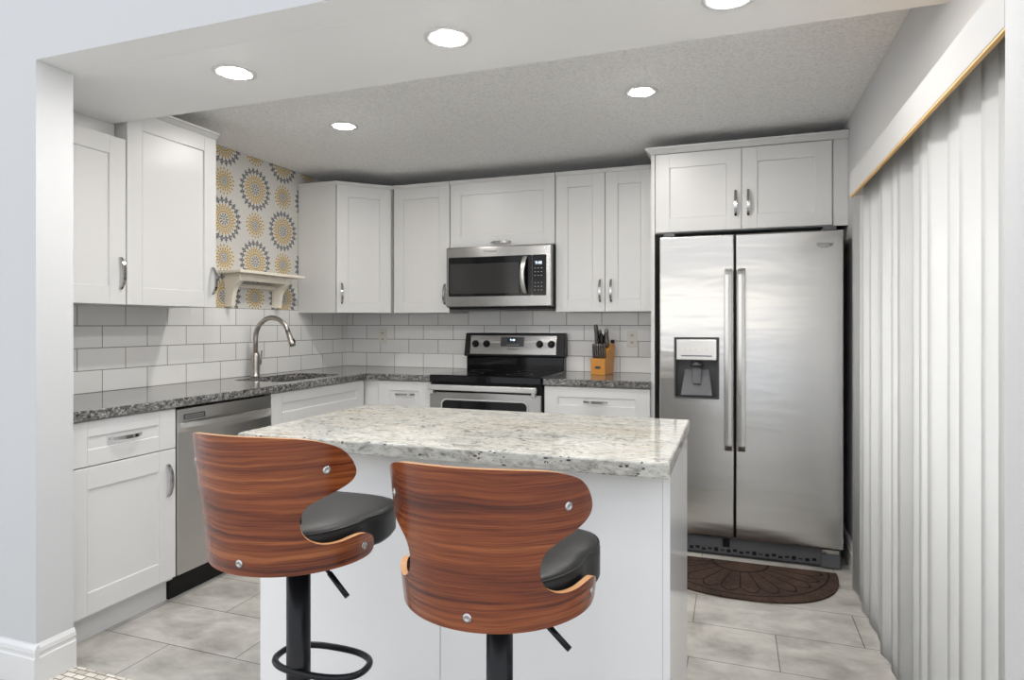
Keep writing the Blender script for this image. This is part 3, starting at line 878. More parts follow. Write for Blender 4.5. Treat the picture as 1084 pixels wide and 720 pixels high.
mb.build('bowl', M['steel_bowl'], t)
MB().lathe([(0.028, 0.001), (0.042, 0.003), (0.044, 0.001)], ((SX0 + SX1) / 2, (SY0 + SY1) / 2, 0.695), 24).build('drain', M['chrome'], t)

FX, FY = -2.842, 3.20
t = thing('kitchen_faucet', (FX, FY, CT1), 'brushed nickel gooseneck pull-down faucet beside the sink', 'faucet')
NK = M['nickel']
MB().lathe([(0.030, 0.0), (0.030, 0.006), (0.026, 0.012), (0.026, 0.05), (0.025, 0.135), (0.021, 0.15), (0.0155, 0.155)], (FX, FY, CT1), 24).build('body', NK, t)
pts = [(FX, FY, CT1 + 0.15), (FX, FY, 1.145)]
RA = 0.128
for i in range(17):
    a = PI - i * (PI * 0.90) / 16
    pts.append((FX + RA + RA * math.cos(a), FY, 1.158 + RA * math.sin(a)))
MB().tube(pts, 0.0150, 14).build('gooseneck', NK, t)
e0, e1 = Vector(pts[-2]), Vector(pts[-1]); dd = (e1 - e0).normalized()
h = MB().tube([e1, e1 + dd * 0.012, e1 + dd * 0.02, e1 + dd * 0.075, e1 + dd * 0.092], [0.0145, 0.0150, 0.0165, 0.0200, 0.0185], 16).build('spray_head', NK, t)
MB().tube([e1 + dd * 0.05 + Vector((0.019, 0, 0.003)), e1 + dd * 0.072 + Vector((0.022, 0, 0.003))], [0.006, 0.006], 10).build('button', M['black'], h)
MB().tube([(FX, FY + 0.015, CT1 + 0.085), (FX, FY + 0.040, CT1 + 0.088)], [0.015, 0.014], 14).build('lever_hub', NK, t)
MB().tube([(FX, FY + 0.036, CT1 + 0.080), (FX + 0.004, FY + 0.046, CT1 + 0.11), (FX + 0.012, FY + 0.044, CT1 + 0.165)], [0.009, 0.007, 0.005], 10).build('lever', NK, t)

# ------------------------------------------------------------------ dishwasher
t = thing('dishwasher', (-2.65, 2.46, 0), 'stainless steel dishwasher with a bowed bar handle under the left worktop', 'dishwasher')
Y0, Y1 = 2.161, 2.768
MB().box((XL + 0.02, Y0 + 0.004, 0.10), (XB - 0.035, Y1 - 0.004, 0.870)).build('tub', M['dark_gap'], t)
d = MB().box((XB - 0.034, Y0, 0.115), (XB + 0.004, Y1, 0.862), 0.003, 2).build('door', M['steel_dw'], t)
MB().box((XB - 0.10, Y0 + 0.004, 0.0), (XB - 0.05, Y1 - 0.004, 0.112)).build('toe_kick', M['black'], t)
# bowed bar
mb = MB(); secs = []
for i in range(25):
    q = i / 24 * 2 - 1
    y = (Y0 + Y1) / 2 + q * 0.296
    x = XB + 0.010 + 0.038 * (1 - abs(q) ** 2.2)
    secs.append([mb.bm.verts.new(p) for p in ((x - 0.010, y, 0.755), (x, y, 0.757), (x + 0.003, y, 0.778), (x, y, 0.799), (x - 0.010, y, 0.801))])
for a, b in zip(secs, secs[1:]):
    for j in range(5):
        f = mb.bm.faces.new((a[j], a[(j + 1) % 5], b[(j + 1) % 5], b[j]))
mb.bm.faces.new(secs[0]); mb.bm.faces.new(list(reversed(secs[-1])))
mb.build('handle', M['steel_handle'], d)
v = ring_frame(MB(), Y0 + 0.035, Y0 + 0.155, 0.812, 0.836, 0.005, XB + 0.0042, XB + 0.007).build('vent', M['dark_grey'], d)
MB().box((XB + 0.0042, Y0 + 0.045, 0.8215), (XB + 0.006, Y0 + 0.145, 0.8265)).build('vent_slat', M['dark_grey'], d)

# ------------------------------------------------------------------ range
RX0, RX1, RY = -1.860, -1.101, 3.668
t = thing('range', ((RX0 + RX1) / 2, 4.0, 0), 'stainless and black electric range with a backguard of four knobs', 'stove')
MB().box((RX0 + 0.002, RY + 0.045, 0.03), (RX1 - 0.002, YB - 0.012, 0.893)).build('body', M['dark_gap'], t)
MB().box((RX0, RY - 0.004, 0.872), (RX1, 4.245, 0.921), 0.006, 2).build('cooktop', M['gloss_black'], t)
for cx, cy, r in ((-1.66, 3.84, 0.105), (-1.30, 3.84, 0.085), (-1.66, 4.10, 0.08), (-1.30, 4.10, 0.1)):
    MB().lathe([(r, 0.0), (r, 0.0004), (r - 0.003, 0.0004), (r - 0.003, 0.0)], (cx, cy, 0.9212), 40, cap=False).build('burner_mark', M['dark_grey'], t)
d = MB().box((RX0 + 0.003, RY, 0.245), (RX1 - 0.003, RY + 0.043, 0.812), 0.005, 2).build('oven_door', M['steel'], t)
poly = [(x, y) for x, y, _ in rrect(RX0 + 0.085, 0.42, RX1 - 0.085, 0.770, 0.035, 0)]
Tm = Matrix(((1, 0, 0, 0), (0, 0, -1, RY - 0.0005), (0, 1, 0, 0), (0, 0, 0, 1)))
MB().prism(poly, 0.003, Tm).build('window_frame', M['steel_handle'], d)
poly = [(x, y) for x, y, _ in rrect(RX0 + 0.094, 0.429, RX1 - 0.094, 0.761, 0.03, 0)]
MB().prism(poly, 0.003, Matrix.Translation((0, -0.002, 0)) @ Tm).build('oven_window', M['gloss_black'], d)
hd = MB().box((RX0 + 0.006, RY - 0.050, 0.826), (RX1 - 0.020, RY - 0.032, 0.862), 0.005, 2).build('handle', M['steel_handle'], d)
for x in (RX0 + 0.03, RX1 - 0.045):
    MB().box((x - 0.012, RY - 0.033, 0.80), (x + 0.012, RY + 0.002, 0.856), 0.003).build('handle_post', M['steel_handle'], d)
MB().box((RX0 + 0.003, RY + 0.004, 0.06), (RX1 - 0.003, RY + 0.043, 0.238), 0.004, 2).build('drawer', M['steel'], t)
MB().box((RX0 + 0.004, RY + 0.02, 0.815), (RX1 - 0.004, RY + 0.044, 0.871)).build('vent_rail', M['black'], t)
# backguard
bgd = MB().hexa([(RX0 - 0.004, 4.225, 1.014), (RX1 - 0.002, 4.225, 1.014), (RX1 - 0.002, YB - 0.008, 1.014), (RX0 - 0.004, YB - 0.008, 1.014),
                 (RX0 + 0.002, 4.252, 1.183), (RX1 - 0.004, 4.252, 1.183), (RX1 - 0.004, YB - 0.008, 1.183), (RX0 + 0.002, YB - 0.008, 1.183)], 0.008, 2).build('backguard', M['black'], t)
MB().box((RX0 + 0.012, 4.246, 0.90), (RX1 - 0.012, YB - 0.010, 1.0135), 0.003).build('backguard_riser', M['gloss_black'], t)
tilt = math.atan2(0.027, 0.169)
Tb = Matrix.Translation(((RX0 + RX1) / 2, 4.2385, 1.0985)) @ Matrix(((1, 0, 0, 0), (0, math.sin(tilt), -math.cos(tilt), 0), (0, math.cos(tilt), math.sin(tilt), 0), (0, 0, 0, 1)))
pn = MB().box((-0.335, -0.070, -0.004), (0.318, 0.068, 0.0025), 0.002, M4=Tb).build('control_panel', M['steel'], bgd)
def knob(x, y):
    kb = MB().lathe([(0.026, 0.0026), (0.026, 0.006), (0.021, 0.009), (0.019, 0.026), (0.016, 0.029)], (x, y, 0), 24, M4=Tb).build('knob', M['black'], t)
    MB().box((x - 0.004, y - 0.019, 0.029), (x + 0.004, y + 0.019, 0.034), 0.001, M4=Tb).build('knob_grip', M['black'], kb)
for x in (-0.293, -0.207, 0.195, 0.280): knob(x, 0.006)
dp = MB().box((-0.098, -0.012, 0.0026), (0.078, 0.056, 0.0045), 0.001, M4=Tb).build('display_panel', M['dark_grey'], t)
MB().box((-0.045, 0.018, 0.0046), (0.020, 0.050, 0.0056), M4=Tb).build('screen', M['screen'], dp)
text_mesh('9:48', Tb @ Matrix.Translation((-0.008, 0.034, 0.0060)), 0.022, 'clock_digits', M['digits'], dp)
for i, q in enumerate(('1', '2', '3', '4', '5', '6', '7')):
    MB().box((-0.052 + i * 0.014, -0.004, 0.0046), (-0.043 + i * 0.014, 0.002, 0.0050), M4=Tb).build('key', M['light_mark'], dp)
text_mesh('Whirlpool', Tb @ Matrix.Translation((-0.008, -0.032, 0.003)), 0.020, 'maker_mark', M['mark'], t, shear=0.2)

# ------------------------------------------------------------------ microwave
MX0, MX1, MYF, MZ0, MZ1 = -1.866, -1.109, 3.93, 1.347, 1.772
t = thing('microwave', ((MX0 + MX1) / 2, 4.12, MZ0), 'stainless over-the-range microwave with black window hung under the cabinets', 'microwave')
MB().box((MX0 + 0.002, MYF + 0.03, MZ0 + 0.012), (MX1 - 0.002, YB - 0.009, MZ1 - 0.001)).build('body', M['dark_grey'], t)
d = MB().box((MX0, MYF, MZ0 + 0.014), (MX1 - 0.001, MYF + 0.029, MZ1), 0.010, 3).build('front_frame', M['steel'], t)
MB().box((MX0 + 0.018, MYF + 0.012, MZ0), (MX1 - 0.018, MYF + 0.22, MZ0 + 0.0115), 0.003).build('bottom_vent', M['black'], t)
Tm = lambda y: Matrix(((1, 0, 0, 0), (0, 0, -1, y), (0, 1, 0, 0), (0, 0, 0, 1)))
bz0, bz1 = MZ0 + 0.088, MZ1 - 0.070
w = MB().prism([(x, y) for x, y, _ in rrect(MX0 + 0.020, bz0, -1.245, bz1, 0.008, 0)], 0.003, Tm(MYF + 0.001)).build('door_glass', M['gloss_black'], t)
M['mw_mesh'] = new_mat('microwave_window_mesh', (0.028, 0.028, 0.027), 0.10, spec=0.35)
MB().prism([(x, y) for x, y, _ in rrect(MX0 + 0.032, bz0 + 0.018, -1.335, bz1 - 0.045, 0.01, 0)], 0.0012, Tm(MYF - 0.0021)).build('viewing_window', M['mw_mesh'], w)
cp = MB().prism([(x, y) for x, y, _ in rrect(-1.243, bz0, MX1 - 0.038, bz1, 0.008, 0)], 0.003, Tm(MYF + 0.001)).build('control_panel', M['gloss_black'], t)
pc = -1.197
MB().box((pc - 0.030, MYF - 0.0030, bz1 - 0.067), (pc + 0.022, MYF - 0.0021, bz1 - 0.040)).build('screen', M['dark_grey'], cp)
text_mesh('9:48', Tm(MYF - 0.0034) @ Matrix.Translation((pc - 0.002, bz1 - 0.0535, 0)), 0.026, 'clock_digits', M['digits'], cp)
for r_ in range(7):
    if r_ == 3: continue
    for c_ in range(3):
        x = pc - 0.026 + c_ * 0.022; z = bz1 - 0.088 - r_ * 0.024
        MB().box((x - 0.0045, MYF - 0.0026, z - 0.0020), (x + 0.0045, MYF - 0.0021, z + 0.0020)).build('key', M['light_mark'], cp)
# bowed vertical handle
mb = MB(); secs = []
for i in range(21):
    q = i / 20 * 2 - 1
    z = (bz0 + bz1) / 2 + q * 0.125
    y = MYF - 0.012 - 0.034 * (1 - abs(q) ** 2.2)
    xo = -1.290 - 0.010 * (1 - q * q)
    secs.append([mb.bm.verts.new(p) for p in ((xo - 0.017, y + 0.004, z), (xo - 0.012, y - 0.005, z), (xo + 0.012, y - 0.005, z), (xo + 0.017, y + 0.004, z), (xo, y + 0.008, z))])
for a, b in zip(secs, secs[1:]):
    for j in range(5):
        f = mb.bm.faces.new((a[j], a[(j + 1) % 5], b[(j + 1) % 5], b[j])); f.smooth = True
mb.bm.faces.new(secs[0]); mb.bm.faces.new(list(reversed(secs[-1])))
mb.build('handle', M['steel_handle'], t)
text_mesh('Whirlpool', Tm(MYF - 0.0008) @ Matrix.Translation((-1.545, MZ1 - 0.034, 0)), 0.024, 'maker_mark', M['light_mark'], t, shear=0.2)

# ------------------------------------------------------------------ refrigerator
FX0, FX1, FYF = -0.383, 0.523, 3.53
t = thing('refrigerator', ((FX0 + FX1) / 2, 3.9, 0), 'stainless side-by-side refrigerator with ice dispenser in the left door', 'refrigerator')
MB().box((FX0 + 0.006, FYF + 0.078, 0.02), (FX1 - 0.004, 4.29, 1.735), 0.004).build('body', M['black'], t)
SP0, SP1 = 0.0035, 0.0135
SF = M['steel_fridge']
DX0, DX1, DZ0, DZ1_ = -0.299, -0.076, 0.850, 1.170
# left door with the dispenser opening cut out, as one connected shell
mb = MB(); bm = mb.bm
def grid_door(mb, xs, zs, skip, y0, y1):
    V = {}
    def v(i, j, y):
        if (i, j, y) not in V: V[(i, j, y)] = mb.bm.verts.new((xs[i], y, zs[j]))
        return V[(i, j, y)]
    nx, nz = len(xs) - 1, len(zs) - 1
    solid = lambda i, j: 0 <= i < nx and 0 <= j < nz and (i, j) not in skip
    for i in range(nx):
        for j in range(nz):
            if not solid(i, j): continue
            for y in (y0, y1): mb.bm.faces.new((v(i, j, y), v(i + 1, j, y), v(i + 1, j + 1, y), v(i, j + 1, y)))
            for di, dj, a, b in ((-1, 0, (i, j), (i, j + 1)), (1, 0, (i + 1, j), (i + 1, j + 1)), (0, -1, (i, j), (i + 1, j)), (0, 1, (i, j + 1), (i + 1, j + 1))):
                if not solid(i + di, j + dj): mb.bm.faces.new((v(*a, y0), v(*b, y0), v(*b, y1), v(*a, y1)))
    return mb
ld = grid_door(mb, [FX0, DX0, DX1, SP0], [0.112, DZ0, DZ1_, 1.722], {(1, 1)}, FYF, FYF + 0.072).build('door', SF, t)
bv = ld.modifiers.new('edge', 'BEVEL'); bv.width = 0.006; bv.segments = 2; bv.limit_method = 'ANGLE'
rd = MB().box((SP1, FYF, 0.108), (FX1, FYF + 0.072, 1.722), 0.006, 2).build('door', SF, t)
# dispenser
ds = MB().box((DX0 + 0.004, FYF + 0.062, DZ0 + 0.004), (DX1 - 0.004, FYF + 0.070, DZ1_ - 0.115)).build('dispenser_recess', M['dark_grey'], ld)
M['disp_panel'] = steel('dispenser_panel', 'x', 0.62, 0.3)
MB().box((DX0 + 0.006, FYF - 0.004, DZ1_ - 0.118), (DX1 - 0.006, FYF + 0.05, DZ1_ - 0.006), 0.004, 2).build('dispenser_panel', M['disp_panel'], ld)
ring = MB()
V = lambda pts, y: [ring.bm.verts.new((x, y, z)) for x, z in pts]
o_ = [(DX0 - 0.004, DZ0 - 0.004), (DX1 + 0.004, DZ0 - 0.004), (DX1 + 0.004, DZ1_ + 0.004), (DX0 - 0.004, DZ1_ + 0.004)]
i_ = [(DX0 + 0.004, DZ0 + 0.004), (DX1 - 0.004, DZ0 + 0.004), (DX1 - 0.004, DZ1_ - 0.004), (DX0 + 0.004, DZ1_ - 0.004)]
oa, ia, ob, ib = V(o_, FYF - 0.003), V(i_, FYF - 0.003), V(o_, FYF + 0.0005), V(i_, FYF + 0.05)
for j in range(4):
    q = (j + 1) % 4
    ring.bm.faces.new((oa[j], oa[q], ia[q], ia[j])); ring.bm.faces.new((oa[j], oa[q], ob[q], ob[j])); ring.bm.faces.new((ia[j], ia[q], ib[q], ib[j]))
ring.build('dispenser_bezel', M['dark_grey'], ld)
cx = (DX0 + DX1) / 2
# sloping tray and paddle
MB().hexa([(DX0 + 0.028, FYF + 0.004, DZ0 + 0.012), (DX1 - 0.028, FYF + 0.004, DZ0 + 0.012), (DX1 - 0.028, FYF + 0.008, DZ0 + 0.006), (DX0 + 0.028, FYF + 0.008, DZ0 + 0.006),
           (DX0 + 0.048, FYF + 0.054, DZ0 + 0.150), (DX1 - 0.048, FYF + 0.054, DZ0 + 0.150), (DX1 - 0.048, FYF + 0.060, DZ0 + 0.150), (DX0 + 0.048, FYF + 0.060, DZ0 + 0.150)], 0.002).build('dispenser_tray', M['grey_plastic'], ld)
MB().hexa([(cx - 0.022, FYF + 0.012, DZ0 + 0.072), (cx + 0.022, FYF + 0.012, DZ0 + 0.072), (cx + 0.022, FYF + 0.020, DZ0 + 0.072), (cx - 0.022, FYF + 0.020, DZ0 + 0.072),
           (cx - 0.024, FYF + 0.030, DZ0 + 0.165), (cx + 0.024, FYF + 0.030, DZ0 + 0.165), (cx + 0.024, FYF + 0.038, DZ0 + 0.165), (cx - 0.024, FYF + 0.038, DZ0 + 0.165)], 0.003, 2).build('dispenser_paddle', M['grey_plastic'], ld)
MB().lathe([(0.034, 0.0), (0.034, 0.014), (0.02, 0.024), (0.02, 0.03)], (cx, FYF + 0.034, DZ0 + 0.168), 20).build('ice_chute', M['dark_grey'], ld)
for i, x in enumerate((-0.072, -0.045, -0.018, 0.012, 0.04, 0.068)):
    MB().box((cx + x - 0.009, FYF - 0.0048, DZ1_ - 0.066), (cx + x + 0.009, FYF - 0.0041, DZ1_ - 0.055)).build('button', M['outlet'], ld)
MB().box((cx - 0.08, FYF - 0.0046, DZ1_ - 0.098), (cx + 0.08, FYF - 0.0041, DZ1_ - 0.092)).build('caption_strip', M['grey_plastic'], ld)
# handles: long bars standing off the doors
for door_, x in ((ld, -0.0245), (rd, 0.041)):
    hmb = MB(); secs = []
    for i in range(13):
        q = (0, 0.006, 0.018, 0.036, 0.06, 0.2, 0.5, 0.8, 0.94, 0.964, 0.982, 0.994, 1)[i]
        z = 0.575 + q * (1.540 - 0.575)
        e = min(q, 1 - q) * 12
        y = FYF - 0.010 - 0.042 * min(1, e * 2.4) ** 0.5
        hw = 0.019
        secs.append([hmb.bm.verts.new(p) for p in ((x - hw, y + 0.008, z), (x - hw * 0.85, y - 0.004, z), (x, y - 0.008, z), (x + hw * 0.85, y - 0.004, z), (x + hw, y + 0.008, z))])
    for a, b in zip(secs, secs[1:]):
        for j in range(5): hmb.bm.faces.new((a[j], a[(j + 1) % 5], b[(j + 1) % 5], b[j]))
    hmb.bm.faces.new(secs[0]); hmb.bm.faces.new(list(reversed(secs[-1])))
    hmb.build('handle', M['steel_handle'], door_)
# kick grille with slots
gr = MB().box((FX0 + 0.008, FYF + 0.035, 0.012), (FX1 - 0.01, FYF + 0.060, 0.100), 0.003).build('kick_grille', M['grey_plastic'], t)
MB().box((FX0 + 0.008, FYF + 0.030, 0.004), (FX1 - 0.10, FYF + 0.0345, 0.014)).build('grille_lip', M['dark_gap'], gr)
for i in range(24):
    x = FX0 + 0.03 + i * 0.032
    MB().box((x, FYF + 0.0335, 0.022 + 0.006 * (i % 2)), (x + 0.020, FYF + 0.0348, 0.034 + 0.004 * (i % 3))).build('grille_slot', M['black'], gr)
MB().box((FX0 + 0.17, FYF + 0.030, 0.045), (FX0 + 0.325, FYF + 0.0348, 0.095), 0.002).build('filter_cap', M['grey_plastic'], gr)
MB().box((FX0 + 0.33, FYF + 0.032, 0.050), (FX0 + 0.365, FYF + 0.0348, 0.096)).build('filter_button', M['black'], gr)
MB().box((FX1 - 0.098, FYF + 0.016, 0.006), (FX1 - 0.012, FYF + 0.0345, 0.072), 0.003).build('corner_foot', M['grey_plastic'], gr)
MB().box((FX1 - 0.094, FYF + 0.020, 0.074), (FX1 - 0.016, FYF + 0.0345, 0.098), 0.002).build('hinge', M['chrome'], gr)
for x in (FX0 + 0.05, FX1 - 0.06):
    MB().box((x - 0.03, FYF + 0.01, 1.7225), (x + 0.03, FYF + 0.10, 1.744), 0.004).build('hinge_cover', M['grey_plastic'], t)
# maker emblem on the right door: swirl ring with word
Te = Matrix(((1, 0, 0, 0.437), (0, 0, -1, FYF - 0.0006), (0, 1, 0, 1.652), (0, 0, 0, 1)))
text_mesh('Whirlpool', Te, 0.030, 'maker_mark', M['mark'], rd, shear=0.25, xs=0.62)
sw = MB()
sw.tube([Te @ Vector((0.030 * math.cos(a), 0.012 * math.sin(a) - 0.004, 0.0)) for a in [R(200 + i * 14) for i in range(17)]], 0.0013, 6)
sw.build('maker_swirl', M['mark'], rd)

# ------------------------------------------------------------------ knife block and knives
KR = R(-10)
KO = Vector((-0.836, 4.070, CT1))
TK = Matrix.Translation(KO) @ Matrix.Rotation(KR, 4, 'Z')
t = thing('knife_block', KO, 'honey wood knife block on the short worktop right of the range', 'knife block')
# side profile (depth y, height z): low front step, sloped top
prof = [(0.0, 0.0), (0.155, 0.0), (0.185, 0.190), (0.130, 0.205), (0.052, 0.150), (0.040, 0.108), (-0.006, 0.104)]
Tp = TK @ Matrix(((0, 0, 1, -0.05), (1, 0, 0, 0), (0, 1, 0, 0), (0, 0, 0, 1)))
MB().prism(prof, 0.10, Tp, 0.002).build('block', M['block'], t)
MB().lathe([(0.022, 0.0), (0.022, 0.0008)], (0, 0, 0), 24, M4=TK @ Matrix.Translation((0, -0.0040, 0.048)) @ Matrix.Rotation(R(90), 4, 'X') @ Matrix.Diagonal((1, 0.42, 1, 1))).build('emblem', M['mark'], t)
def handle_tool(x, y, z, L, w, th, lean, label, name='kitchen_knife', group='knives in the block', mat=None, bulge=0.2):
    T = TK @ Matrix.Translation((x, y, z)) @ Matrix.Rotation(lean, 4, 'X')
    t = thing(name, T @ Vector((0, 0, 0)), label, 'knife', group)
    mb = MB(); secs = []
    for i in range(9):
        q = i / 8
        s_ = 1.0 + bulge * math.sin(q * PI * 2 + 0.6) * 0.6
        if i == 8: s_ *= 0.7
        secs.append([mb.bm.verts.new(T @ Vector((th * sx * s_, w * sy * s_, L * q + 0.004))) for sx, sy in ((-1, -.6), (-.6, -1), (.6, -1), (1, -.6), (1, .6), (.6, 1), (-.6, 1), (-1, .6))])
    for a, b in zip(secs, secs[1:]):
        for j in range(8):
            f = mb.bm.faces.new((a[j], a[(j + 1) % 8], b[(j + 1) % 8], b[j])); f.smooth = True
    mb.bm.faces.new(secs[0]); mb.bm.faces.new(list(reversed(secs[-1])))
    mb.build('handle', mat or M['knife'], t)
    MB().lathe([(th * 0.8, L + 0.0025), (th * 0.6, L + 0.006)], (0, 0, 0), 12, M4=T).build('end_cap', M['chrome'], t)
    MB().box((-th * 0.9, -w * 0.8, -0.002), (th * 0.9, w * 0.8, 0.006), 0.001, M4=T).build('bolster', M['chrome'], t)
    return t
ordn = ('leftmost', 'second from the left', 'third from the left', 'fourth from the left', 'fifth from the left', 'rightmost')
for i in range(6):
    handle_tool(-0.038 + i * 0.0155, 0.026, 0.108, 0.092, 0.010, 0.0062, R(10), 'slim steak knife in the lower row of the block, %s of six' % ordn[i], 'steak_knife', 'steak knives in the block')
handle_tool(-0.034, 0.082, 0.178, 0.150, 0.016, 0.0125, R(14), 'tallest grey knife handle at the back left of the block')
handle_tool(-0.018, 0.100, 0.184, 0.108, 0.015, 0.010, R(12), 'shorter grey knife handle beside the tallest one in the block')
handle_tool(0.030, 0.092, 0.178, 0.118, 0.016, 0.0125, R(10), 'grey knife handle right of the scissors in the block')
handle_tool(0.046, 0.150, 0.203, 0.020, 0.010, 0.012, R(5), 'short black handle stub at the back right of the block', 'sharpening_steel', mat=M['black'])
T = TK @ Matrix.Translation((0.008, 0.090, 0.178)) @ Matrix.Rotation(R(10), 4, 'X')
t = thing('kitchen_scissors', T @ Vector((0, 0, 0)), 'black looped kitchen scissors standing in the middle of the block', 'scissors')
for sx in (-1, 1):
    MB().tube([T @ Vector((sx * 0.014 + 0.012 * math.cos(a), sx * 0.006, 0.055 + 0.040 * math.sin(a))) for a in [2 * PI * i / 18 for i in range(18)]], 0.0060, 8, closed=True).build('loop', M['black'], t)
    MB().tube([T @ Vector((sx * 0.003, sx * 0.006, -0.002)), T @ Vector((sx * 0.010, sx * 0.006, 0.018))], 0.005, 8).build('shank', M['black'], t)

# ------------------------------------------------------------------ wall outlets
def outlet(x, z, label):
    t = thing('wall_outlet', (x, YB - 0.006, z), label, 'outlet', 'outlets on the back tiles')
    MB().box((x - 0.035, YB - 0.012, z - 0.0575), (x + 0.035, YB - 0.0065, z + 0.0575), 0.003, 2).build('cover_plate', M['outlet'], t)
    for dz in (-0.024, 0.024):
        s_ = MB().box((x - 0.016, YB - 0.0145, z + dz - 0.015), (x + 0.016, YB - 0.0121, z + dz + 0.015), 0.002, 2).build('socket', M['outlet'], t)
        for dx in (-0.006, 0.006):
            MB().box((x + dx - 0.0022, YB - 0.0152, z + dz - 0.005), (x + dx + 0.0022, YB - 0.0146, z + dz + 0.008)).build('slot', M['mark'], s_)
outlet(-2.598, 1.152, 'white wall outlet on the back tiles left of the range')
outlet(-0.652, 1.145, 'white wall outlet on the back tiles between knife block and fridge')

# ------------------------------------------------------------------ bracket shelf on the wallpaper
S0, S1, SZ = 2.985, 3.590, 1.560
t = thing('wall_shelf', (XL, (S0 + S1) / 2, SZ), 'small cream wall shelf on curved brackets below the wallpaper medallions', 'shelf')
SH = M['shelf']
MB().box((XL + 0.003, S0, SZ - 0.004), (XL + 0.172, S1, SZ + 0.014), 0.004, 2).build('shelf_board', SH, t)
def bracket(y):
    pr = [(0.003, -0.0045), (0.125, -0.0045), (0.125, -0.050)]
    pr += [(0.112, -0.058), (0.098, -0.070), (0.086, -0.086), (0.076, -0.106), (0.068, -0.132), (0.062, -0.165), (0.059, -0.205), (0.003, -0.205)]
    T = Matrix(((1, 0, 0, XL), (0, 0, 1, y), (0, 1, 0, SZ), (0, 0, 0, 1)))
    MB().prism(pr, 0.030, T, 0.0015).build('bracket', SH, t)
bracket(3.035); bracket(3.455)
MB().box((XL + 0.098, 3.0655, SZ - 0.048), (XL + 0.118, 3.4545, SZ - 0.0045), 0.002).build('front_rail', SH, t)
MB().box((XL + 0.003, 3.0655, SZ - 0.085), (XL + 0.030, 3.4545, SZ - 0.060), 0.002).build('back_rail', SH, t)

# ------------------------------------------------------------------ floor mat
pts = []
N = 48
for i in range(N + 1):
    a = PI + PI * i / N
    c_, s_ = math.cos(a), math.sin(a)
    pts.append((0.453 * math.copysign(abs(c_) ** 0.82, c_), -0.465 * abs(s_) ** 0.82))
mb = MB().prism(pts, 0.009, Matrix.Translation((0.032, 3.482, 0.0)), 0.003)
o = mb.build('floor_mat', M['rug'], root=(0.032, 3.482, 0.0))
tag(o, 'dark brown half-round floor mat with petal ribs in front of the fridge', 'mat')

# ------------------------------------------------------------------ vertical blind
t = thing('vertical_blind', (0.53, 2.2, 1.84), 'white vertical blind with a valance covering the sliding door', 'blind')
VX = 0.470
va = MB().box((VX, 1.388, 1.792), (VX + 0.010, 3.015, 1.887), 0.001).build('valance', M['valance'], t)
MB().box((VX + 0.001, 1.388, 1.7865), (VX + 0.011, 3.012, 1.7915)).build('valance_edge', M['tan'], va)
MB().box((VX + 0.0105, 3.004, 1.792), (XR - 0.001, 3.014, 1.887)).build('valance_return', M['trim'], va)
MB().box((VX + 0.0105, 1.39, 1.877), (XR - 0.001, 3.003, 1.886)).build('valance_top', M['tan'], va)
MB().box((0.525, 1.40, 1.866), (0.560, 3.24, 1.8765), 0.002).build('headrail', M['trim'], t)
rnd = random.Random(4)
NV = 16
for i in range(NV):
    y = 3.205 - i * 0.122
    if y < 1.44: break
    a = R((17, 9, 20, 13, 6, 22, 12, 18, 5, 15, 24, 10, 19, 12, 20, 14)[i])
    mb = MB(); prev = None
    for j in range(7):
        q = (j / 6 - 0.5)
        lx, ly = 0.004 * math.cos(q * PI) , -q * 0.132
        x = 0.540 + q * 0.132 * math.sin(a) - lx * math.cos(a)
        yy = y + ly * math.cos(a) - lx * math.sin(a)
        cur = [mb.bm.verts.new(pp) for pp in ((x, yy, 0.022), (x, yy, 1.857), (x + 0.0012, yy + 0.0004, 1.857), (x + 0.0012, yy + 0.0004, 0.022))]
        if prev:
            for k_ in range(4):
                f = mb.bm.faces.new((prev[k_], prev[(k_ + 1) % 4], cur[(k_ + 1) % 4], cur[k_])); f.smooth = k_ in (0, 2)
        else: mb.bm.faces.new(cur)
        prev = cur
    mb.bm.faces.new(list(reversed(prev)))
    vn = mb.build('vane', M['vane'], t)
    MB().tube([(0.540, y, 1.8575), (0.540, y, 1.8655)], 0.004, 8).build('carrier_clip', M['trim'], vn)

# ------------------------------------------------------------------ bar stools
def outline_shell():
    """half-outline of the bent plywood shell as (angle in degrees from the back axis, height)"""
    h = [(0, 0.292), (17, 0.291), (33, 0.287), (43, 0.281), (51, 0.272), (57, 0.262), (62, 0.248), (66.5, 0.228), (69.3, 0.207), (68.6, 0.192), (65, 0.181), (58, 0.170),
         (48, 0.157), (41, 0.144), (38, 0.129), (37, 0.110), (38, 0.091), (41, 0.075), (46.5, 0.063), (53, 0.057), (62, 0.056), (70, 0.059), (78, 0.059), (85, 0.052), (90, 0.040), (92.5, 0.024), (92, 0.010), (87, 0.002),
         (75, 0.0), (60, 0.0), (45, 0.0), (30, 0.0), (15, 0.0), (0, 0.0)]
    # smooth by Catmull-Rom
    out = []
    for i in range(len(h) - 1):
        p0 = h[max(i - 1, 0)]; p1 = h[i]; p2 = h[i + 1]; p3 = h[min(i + 2, len(h) - 1)]
        if i == 0: p0 = (-p2[0], p2[1])
        if i == len(h) - 2: p3 = (-p1[0], p1[1])
        for s_ in (0, 0.25, 0.5, 0.75):
            q = [0.5 * ((2 * p1[k]) + (-p0[k] + p2[k]) * s_ + (2 * p0[k] - 5 * p1[k] + 4 * p2[k] - p3[k]) * s_ * s_ + (-p0[k] + 3 * p1[k] - 3 * p2[k] + p3[k]) * s_ ** 3) for k in (0, 1)]
            out.append((q[0], q[1]))
    out.append(h[-1])
    left = [(-a, z) for a, z in reversed(out[1:-1])]
    return out + left

